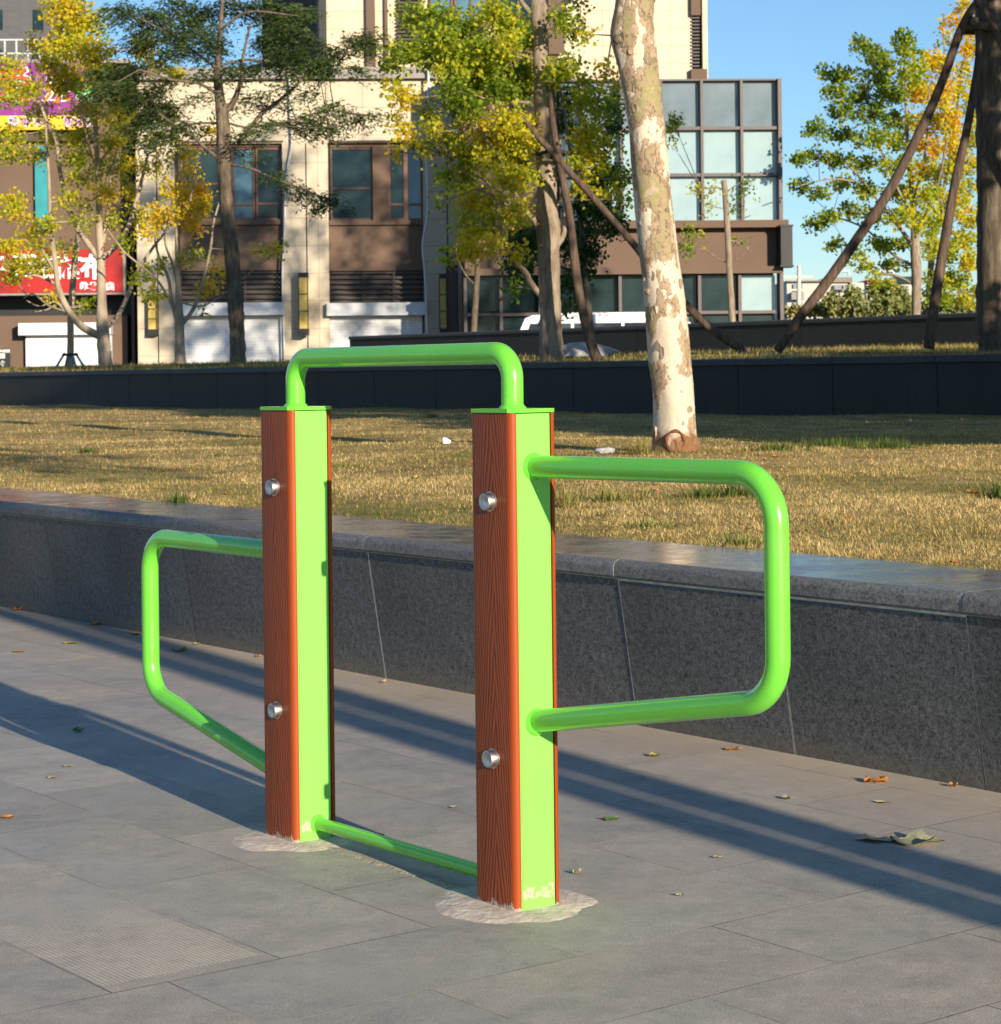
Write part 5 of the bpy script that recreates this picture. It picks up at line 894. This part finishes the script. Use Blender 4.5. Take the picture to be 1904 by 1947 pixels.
# ================================================================ GRASS
def blades(name, label, a_rng, b_rng, hf, n, mat, seed, hgt=(.02, .05), power=1.0, Ymax=60, green=0.0):
    g = np.random.default_rng(seed); X = []; need = n
    while need > 0:
        u = g.uniform(-60, 1964, need*3); Y = 1/g.uniform(1/Ymax, 1/6.0, need*3)      # uniform on screen rows
        x = (u-CX)/FL*Y; a = x*D1.x+Y*D1.y; b = x*NN.x+Y*NN.y; k = (a > a_rng[0]) & (a < a_rng[1]) & (b > b_rng[0]) & (b < b_rng[1]); X.append(np.stack([x[k], Y[k], a[k], b[k]], 1)); need -= k.sum()
    X = np.concatenate(X)[:n]; x, Y, a, b = X.T; m_ = len(x); z = hf(a, b)
    P = np.stack([x, Y, z-.003], 1); an = g.uniform(0, 6.283, m_); tilt = g.beta(3, 1.3, m_)*1.5; L = g.uniform(*hgt, m_)*(.75+Y/40); wd = .0015*(.55+Y/14)
    patch = np.sin(x*1.7+Y*.9)+np.sin(x*.6-Y*1.3+2)+.7*np.sin(x*4.1+Y*2.2+1)
    d = np.stack([np.cos(an)*np.sin(tilt), np.sin(an)*np.sin(tilt), np.cos(tilt)], 1); s = np.stack([-np.sin(an), np.cos(an), 0*an], 1)
    cl = np.sin(x*9+2*np.sin(Y*5))*np.sin(Y*7+2*np.sin(x*6))+.6*np.sin(x*23+Y*17)*np.sin(Y*19-x*13); L *= np.clip(1+.35*cl, .35, 1.6); V0 = None
    tint = np.clip(.63+g.normal(size=m_)*.2+.10*cl-green-.17*np.clip(patch-.1, 0, 2)-.10*np.clip(np.sin(x*3.3+Y*1.1)+np.sin(Y*2.7-x*.8), 0, 2)-np.clip((b-14.5)/3, 0, 1)*.25*(b < 18), 0, 1)
    tint = np.where(g.random(m_) < .07+green*.5, g.uniform(0, .25, m_), tint)
    V = np.stack([P-s*wd[:, None], P+s*wd[:, None], P+d*L[:, None]], 1).reshape(-1, 3); F = np.arange(3*m_).reshape(-1, 3)
    o = npmesh(name, V, F, [mat], None, tint); tag(o, label, 'grass', kind='stuff')
blades('lawn_grass', 'short dry yellow-brown grass covering the lawn behind the seat wall', (-5, 45), (5.24, 17.28), lawn_h, 420000, M['blade'], 71, (.010, .029))
blades('terrace_grass', 'dry grass on the raised terrace between the black walls', (-3, 60), (17.75, 27.9), terr_h, 60000, M['blade'], 72, (.03, .07), green=.12)
# weeds in the lawn
def tuft(label, x, y, b_h, r, n, hgt, tint, seed, name='grass_tuft'):
    g = np.random.default_rng(seed); p = GR(x, y, b_h); a = p.x*D1.x+p.y*D1.y; b = p.x*NN.x+p.y*NN.y; p.z = float(lawn_h(np.array(a), np.array(b)))-.005
    rr = np.abs(g.normal(size=n))*r*.5; an = g.uniform(0, 6.283, n); P = np.stack([rr*np.cos(an), rr*np.sin(an), 0*rr], 1); an2 = an+g.normal(size=n)*.7; t = g.uniform(.1, 1.1, n); L = g.uniform(.4, 1, n)*hgt; wd = g.uniform(.002, .0045, n)
    d = np.stack([np.cos(an2)*np.sin(t), np.sin(an2)*np.sin(t), np.cos(t)], 1); s = np.stack([-np.sin(an2), np.cos(an2), 0*an2], 1)
    V = np.stack([P-s*wd[:, None], P+d*L[:, None]*.6+s*wd[:, None]*1.2, P+d*L[:, None], P+s*wd[:, None]], 1).reshape(-1, 3); V = np.stack([P-s*wd[:, None], P+s*wd[:, None], P+d*L[:, None]*.6+s*wd[:, None], P+d*L[:, None]], 1).reshape(-1, 3)
    o = npmesh(name, V, np.arange(4*n).reshape(-1, 4), [M['blade']], None, np.clip(tint+g.normal(size=n)*.06, 0, 1), loc=p); tag(o, label, 'grass tuft', 'green weeds in the dry lawn')
for q in ((168, 856, .62, .10, 160, .07, .1, 'green weed tuft alone at the far left of the lawn'), (338, 948, .58, .09, 150, .08, .1, 'green weed tuft at the coping edge left of the left post'), (415, 860, .62, .12, 90, .05, .22, 'faint pale green tuft left of the left post, mid lawn'), (820, 792, .7, .14, 120, .09, .16, 'small green tuft between the posts near the black wall'),
 (1395, 935, .60, .20, 260, .10, .12, 'green grassy tuft framed inside the right loop near its top bar'), (1340, 938, .6, .12, 120, .09, .2, 'thin green tuft under the right loop top bar'), (1600, 850, .62, .45, 500, .10, .10, 'wide dark green grass patch right of the plane tree'), (1685, 858, .62, .35, 420, .11, .08, 'dense green weed patch farther right of the plane tree'), (1480, 862, .62, .30, 260, .10, .15, 'green grass patch just right of the plane tree base'), (1900, 945, .6, .10, 120, .12, .12, 'green weed at the right frame edge of the lawn'),
 (952, 965, .58, .22, 220, .09, .35, 'tall pale grass tuft between the posts close to the coping'), (1160, 950, .58, .2, 160, .09, .3, 'loose tan grass tuft just right of the right post'), (1075, 962, .58, .08, 70, .16, .3, 'tall thin grass stalks beside the right post'), (1220, 868, .62, .12, 120, .16, .35, 'tall dry stalks left of the plane tree base'), (1410, 1030, .57, .16, 110, .07, .25, 'short greenish tuft near the coping under the right loop'), (1240, 1000, .57, .2, 120, .06, .25, 'low green tuft on the lawn edge inside the right loop'), (660, 885, .6, .3, 150, .05, .3, 'pale greenish patch just right of the left post')):
    tuft(q[7], q[0], q[1], q[2], q[3], q[4], q[5], q[6], int(q[0]))

# ================================================================ FALLEN LEAVES AND LITTER
def fallen(label, x, y, wpx, mat, seed, h=0.0, lobed=False, curl=.35, sq=1.0, name='fallen_leaf', group='fallen leaves'):
    r = random.Random(seed); p = GR(x, y, h)
    if h > 0: a = p.x*D1.x+p.y*D1.y; b = p.x*NN.x+p.y*NN.y; p.z = float(lawn_h(np.array(a), np.array(b)))+.022
    R = wpx*p.y/FL/2; n = 22; mb = MB(); rim = []; mid = []; a0 = r.uniform(0, 6.28)
    for i in range(n):
        t = 2*math.pi*i/n; rad = (.62+.38*abs(math.cos(2.5*t+a0))) if lobed else (.7+.3*math.cos(2*(t-a0))**2); rad *= r.uniform(.9, 1.08)
        xx, yy = R*rad*math.cos(t), R*rad*math.sin(t)*sq; z = curl*R*(abs(math.sin(t*1.5+a0))**1.5)*r.uniform(.6, 1.2); rim.append((xx, yy, .004+z)); mid.append((xx*.5, yy*.5, .003+z*.25+r.uniform(0, .12)*R*curl))
    vs = [(0, 0, .003)]+mid+rim; fs = [(0, 1+i, 1+(i+1) % n) for i in range(n)]+[(1+i, 1+n+i, 1+n+(i+1) % n, 1+(i+1) % n) for i in range(n)]
    mb.add(vs, fs, 0, True); lo = [(a_, b_, c_-.0012) for a_, b_, c_ in vs]; mb.add(lo, [tuple(reversed(f)) for f in fs], 0, True)
    d = r.uniform(0, 6.28); st = Vector((math.cos(d), math.sin(d)*sq, 0)); mb.tube([st*R*.3+Vector((0, 0, .004)), st*R*1.25+Vector((0, 0, .006))], .0011, 5)
    tag(mb.build(name, M[mat], None, p), label, 'leaf', group)
LV = [(1665, 1487, 50, 'leafo', 1, 'curled bright orange leaf on the paving near the seat wall, right', .42), (1740, 1603, 110, 'leafp', 2, 'large curled grey-green dry leaf lying in the lower right shade band', .26), (1665, 1598, 80, 'leafb', 3, 'flat tan half of the large dry leaf on the right paving', .15), (1245, 1439, 24, 'leafy', 4, 'small yellow-olive leaf below the right loop', .5), (1393, 1426, 32, 'leafo', 5, 'flat orange leaf by the wall base right of the loop', .2), (1812, 1496, 22, 'leafo', 6, 'small brown-orange leaf at the wall foot near the right edge', .5), (1495, 1520, 24, 'leafp', 7, 'small pale green leaf scrap left of the orange curled leaf', .4), (1680, 1527, 30, 'leafb', 8, 'thin pale tan leaf between the orange leaf and the shade band', .1), (1160, 1559, 40, 'leafg', 9, 'narrow green leaf right of the right post', .1), (1098, 1662, 22, 'leafp', 10, 'tiny curled pale leaf beside the right mortar ring', .6),
 (718, 1596, 44, 'leafg', 12, 'dark green leaf in the post shadow above the foot rail', .3), (150, 1391, 24, 'leafg', 13, 'yellow-green leaf inside the big shadow at left', .5), (130, 1459, 20, 'leafp', 14, 'small pale dry leaf left below the big shadow', .3), (38, 1160, 36, 'leafo', 15, 'curled orange leaf at the wall foot, far left', .6), (180, 1189, 22, 'leafo', 16, 'small orange leaf by the wall left of the low loop', .5), (258, 1207, 22, 'leafo', 17, 'thin orange leaf touching the left loop at the wall foot', .2), (135, 1224, 34, 'leafy', 18, 'flat yellow-tan leaf on sandy paving left of the low loop', .1), (36, 1240, 26, 'leafo', 19, 'flat rust leaf on the sandy paving, far left', .1), (340, 1239, 34, 'leafp', 20, 'green-grey crumpled leaf seen through the left loop', .5), (375, 1226, 12, 'leafy', 21, 'tiny yellow leaf by the wall inside the left loop', .5), (492, 1249, 16, 'leafo', 22, 'small orange leaf by the wall next to the left post', .4), (730, 1298, 16, 'leafb', 23, 'small pale leaf at a panel joint of the wall between the posts', .4), (863, 1537, 14, 'leafb', 24, 'tiny pale leaf left of the right post', .3), (14, 1556, 30, 'leafo', 25, 'slim orange leaf at the left frame edge', .2), (1363, 1632, 16, 'leafb', 26, 'tiny tan leaf below the shade bands', .2), (1295, 1704, 18, 'leafb', 27, 'tiny brown leaf on a paving joint right of the mortar ring', .2), (100, 1480, 22, 'leafb', 28, 'faint brown leaf scrap left of the posts', .1), (1000, 1900, 0, '', 0, '', 0)]
for x, y, wd, mt, sd_, lb, cu in LV:
    if wd: fallen(lb, x, y, wd, mt, sd_, lobed=wd > 45, curl=cu, sq=.8)
for i, (x, y, wd, mt, lb) in enumerate(((1170, 970, 22, 'leafb', 'pale curled leaf on the lawn just right of the right post'), (1612, 985, 18, 'leafo', 'orange leaf on the lawn right of the loop'), (1852, 941, 30, 'leafo', 'flat orange leaf on the lawn near the right edge'), (1815, 1058, 18, 'leafo', 'orange leaf on the lawn right beside the coping'), (895, 886, 14, 'leafo', 'small orange leaf on the lawn touching the right post outline'), (790, 912, 20, 'leafy', 'yellow leaf on the lawn midway between the posts'), (900, 842, 14, 'leafo', 'tiny rust leaf on the far lawn by the right post'), (28, 990-2, 0, '', ''), (25, 877, 14, 'leafo', 'orange leaf on the lawn at the left frame edge'), (130, 889, 12, 'leafy', 'yellow leaf on the lawn at the left, lower one'), (345, 817, 14, 'leafy', 'yellow leaf on the far lawn left of the left post'), (480, 812, 14, 'leafo', 'rust leaf on the far lawn touching the left post outline'), (1655, 880, 16, 'leafo', 'orange leaf in the green patch right of the plane tree'), (1555, 795, 18, 'leafo', 'orange leaf in the shade near the black wall, centre right'), (1710, 790, 18, 'leafo', 'orange leaf in the shade near the black wall, far right'), (1250, 935, 16, 'leafo', 'orange leaf seen inside the right loop under its top bar'), (1475, 880, 20, 'leafo', 'bright orange leaf right above the loop corner'), (430, 935, 16, 'leafo', 'orange leaf on the lawn just left of the left post'), (1420, 1000, 14, 'leafo', 'rusty leaf on the lawn inside the right loop'))):
    if wd: fallen(lb, x, y, wd, mt, 100+i, h=.60, curl=.5, group='fallen leaves on the lawn')
def lump(name, label, cat, x, y, Y, r, mat, seed, sz=(1, 1, .7)):
    rg = random.Random(seed); p = AT(x, y, Y); a = p.x*D1.x+p.y*D1.y; b = p.x*NN.x+p.y*NN.y; p.z = float(lawn_h(np.array(a), np.array(b)) if b < 17.5 else terr_h(np.array(a), np.array(b)))
    import bmesh
    bm = bmesh.new(); bmesh.ops.create_icosphere(bm, subdivisions=3, radius=r); 
    for v in bm.verts: k = 1+.22*math.sin(v.co.x/r*3+seed)+.18*math.sin(v.co.y/r*4+v.co.z/r*3)+rg.uniform(-.05, .05); v.co = Vector((v.co.x*k*sz[0], v.co.y*k*sz[1], max(0, v.co.z*k*sz[2]+r*.2)))
    me = bpy.data.meshes.new(name); bm.to_mesh(me); bm.free(); me.materials.append(M[mat]); o = bpy.data.objects.new(name, me); col.objects.link(o); o.location = p; tag(o, label, cat)
q = GR(849, 846, .63); lump('crumpled_paper', 'small crumpled white paper on the lawn between the posts', 'paper', 849, 846, q.y, .035, 'paper', 3, (1, 1, .95))
q = GR(1150, 868, .61); lump('stone', 'pale stone on the lawn left of the plane tree base', 'stone', 1150, 868, q.y, .055, 'stone', 5, (1, 1, .5))
lump('boulder', 'flat pale boulder on the terrace behind the upright leaning pole', 'stone', 1120, 680, 32.5, .30, 'stone', 9, (1.5, .8, .45))
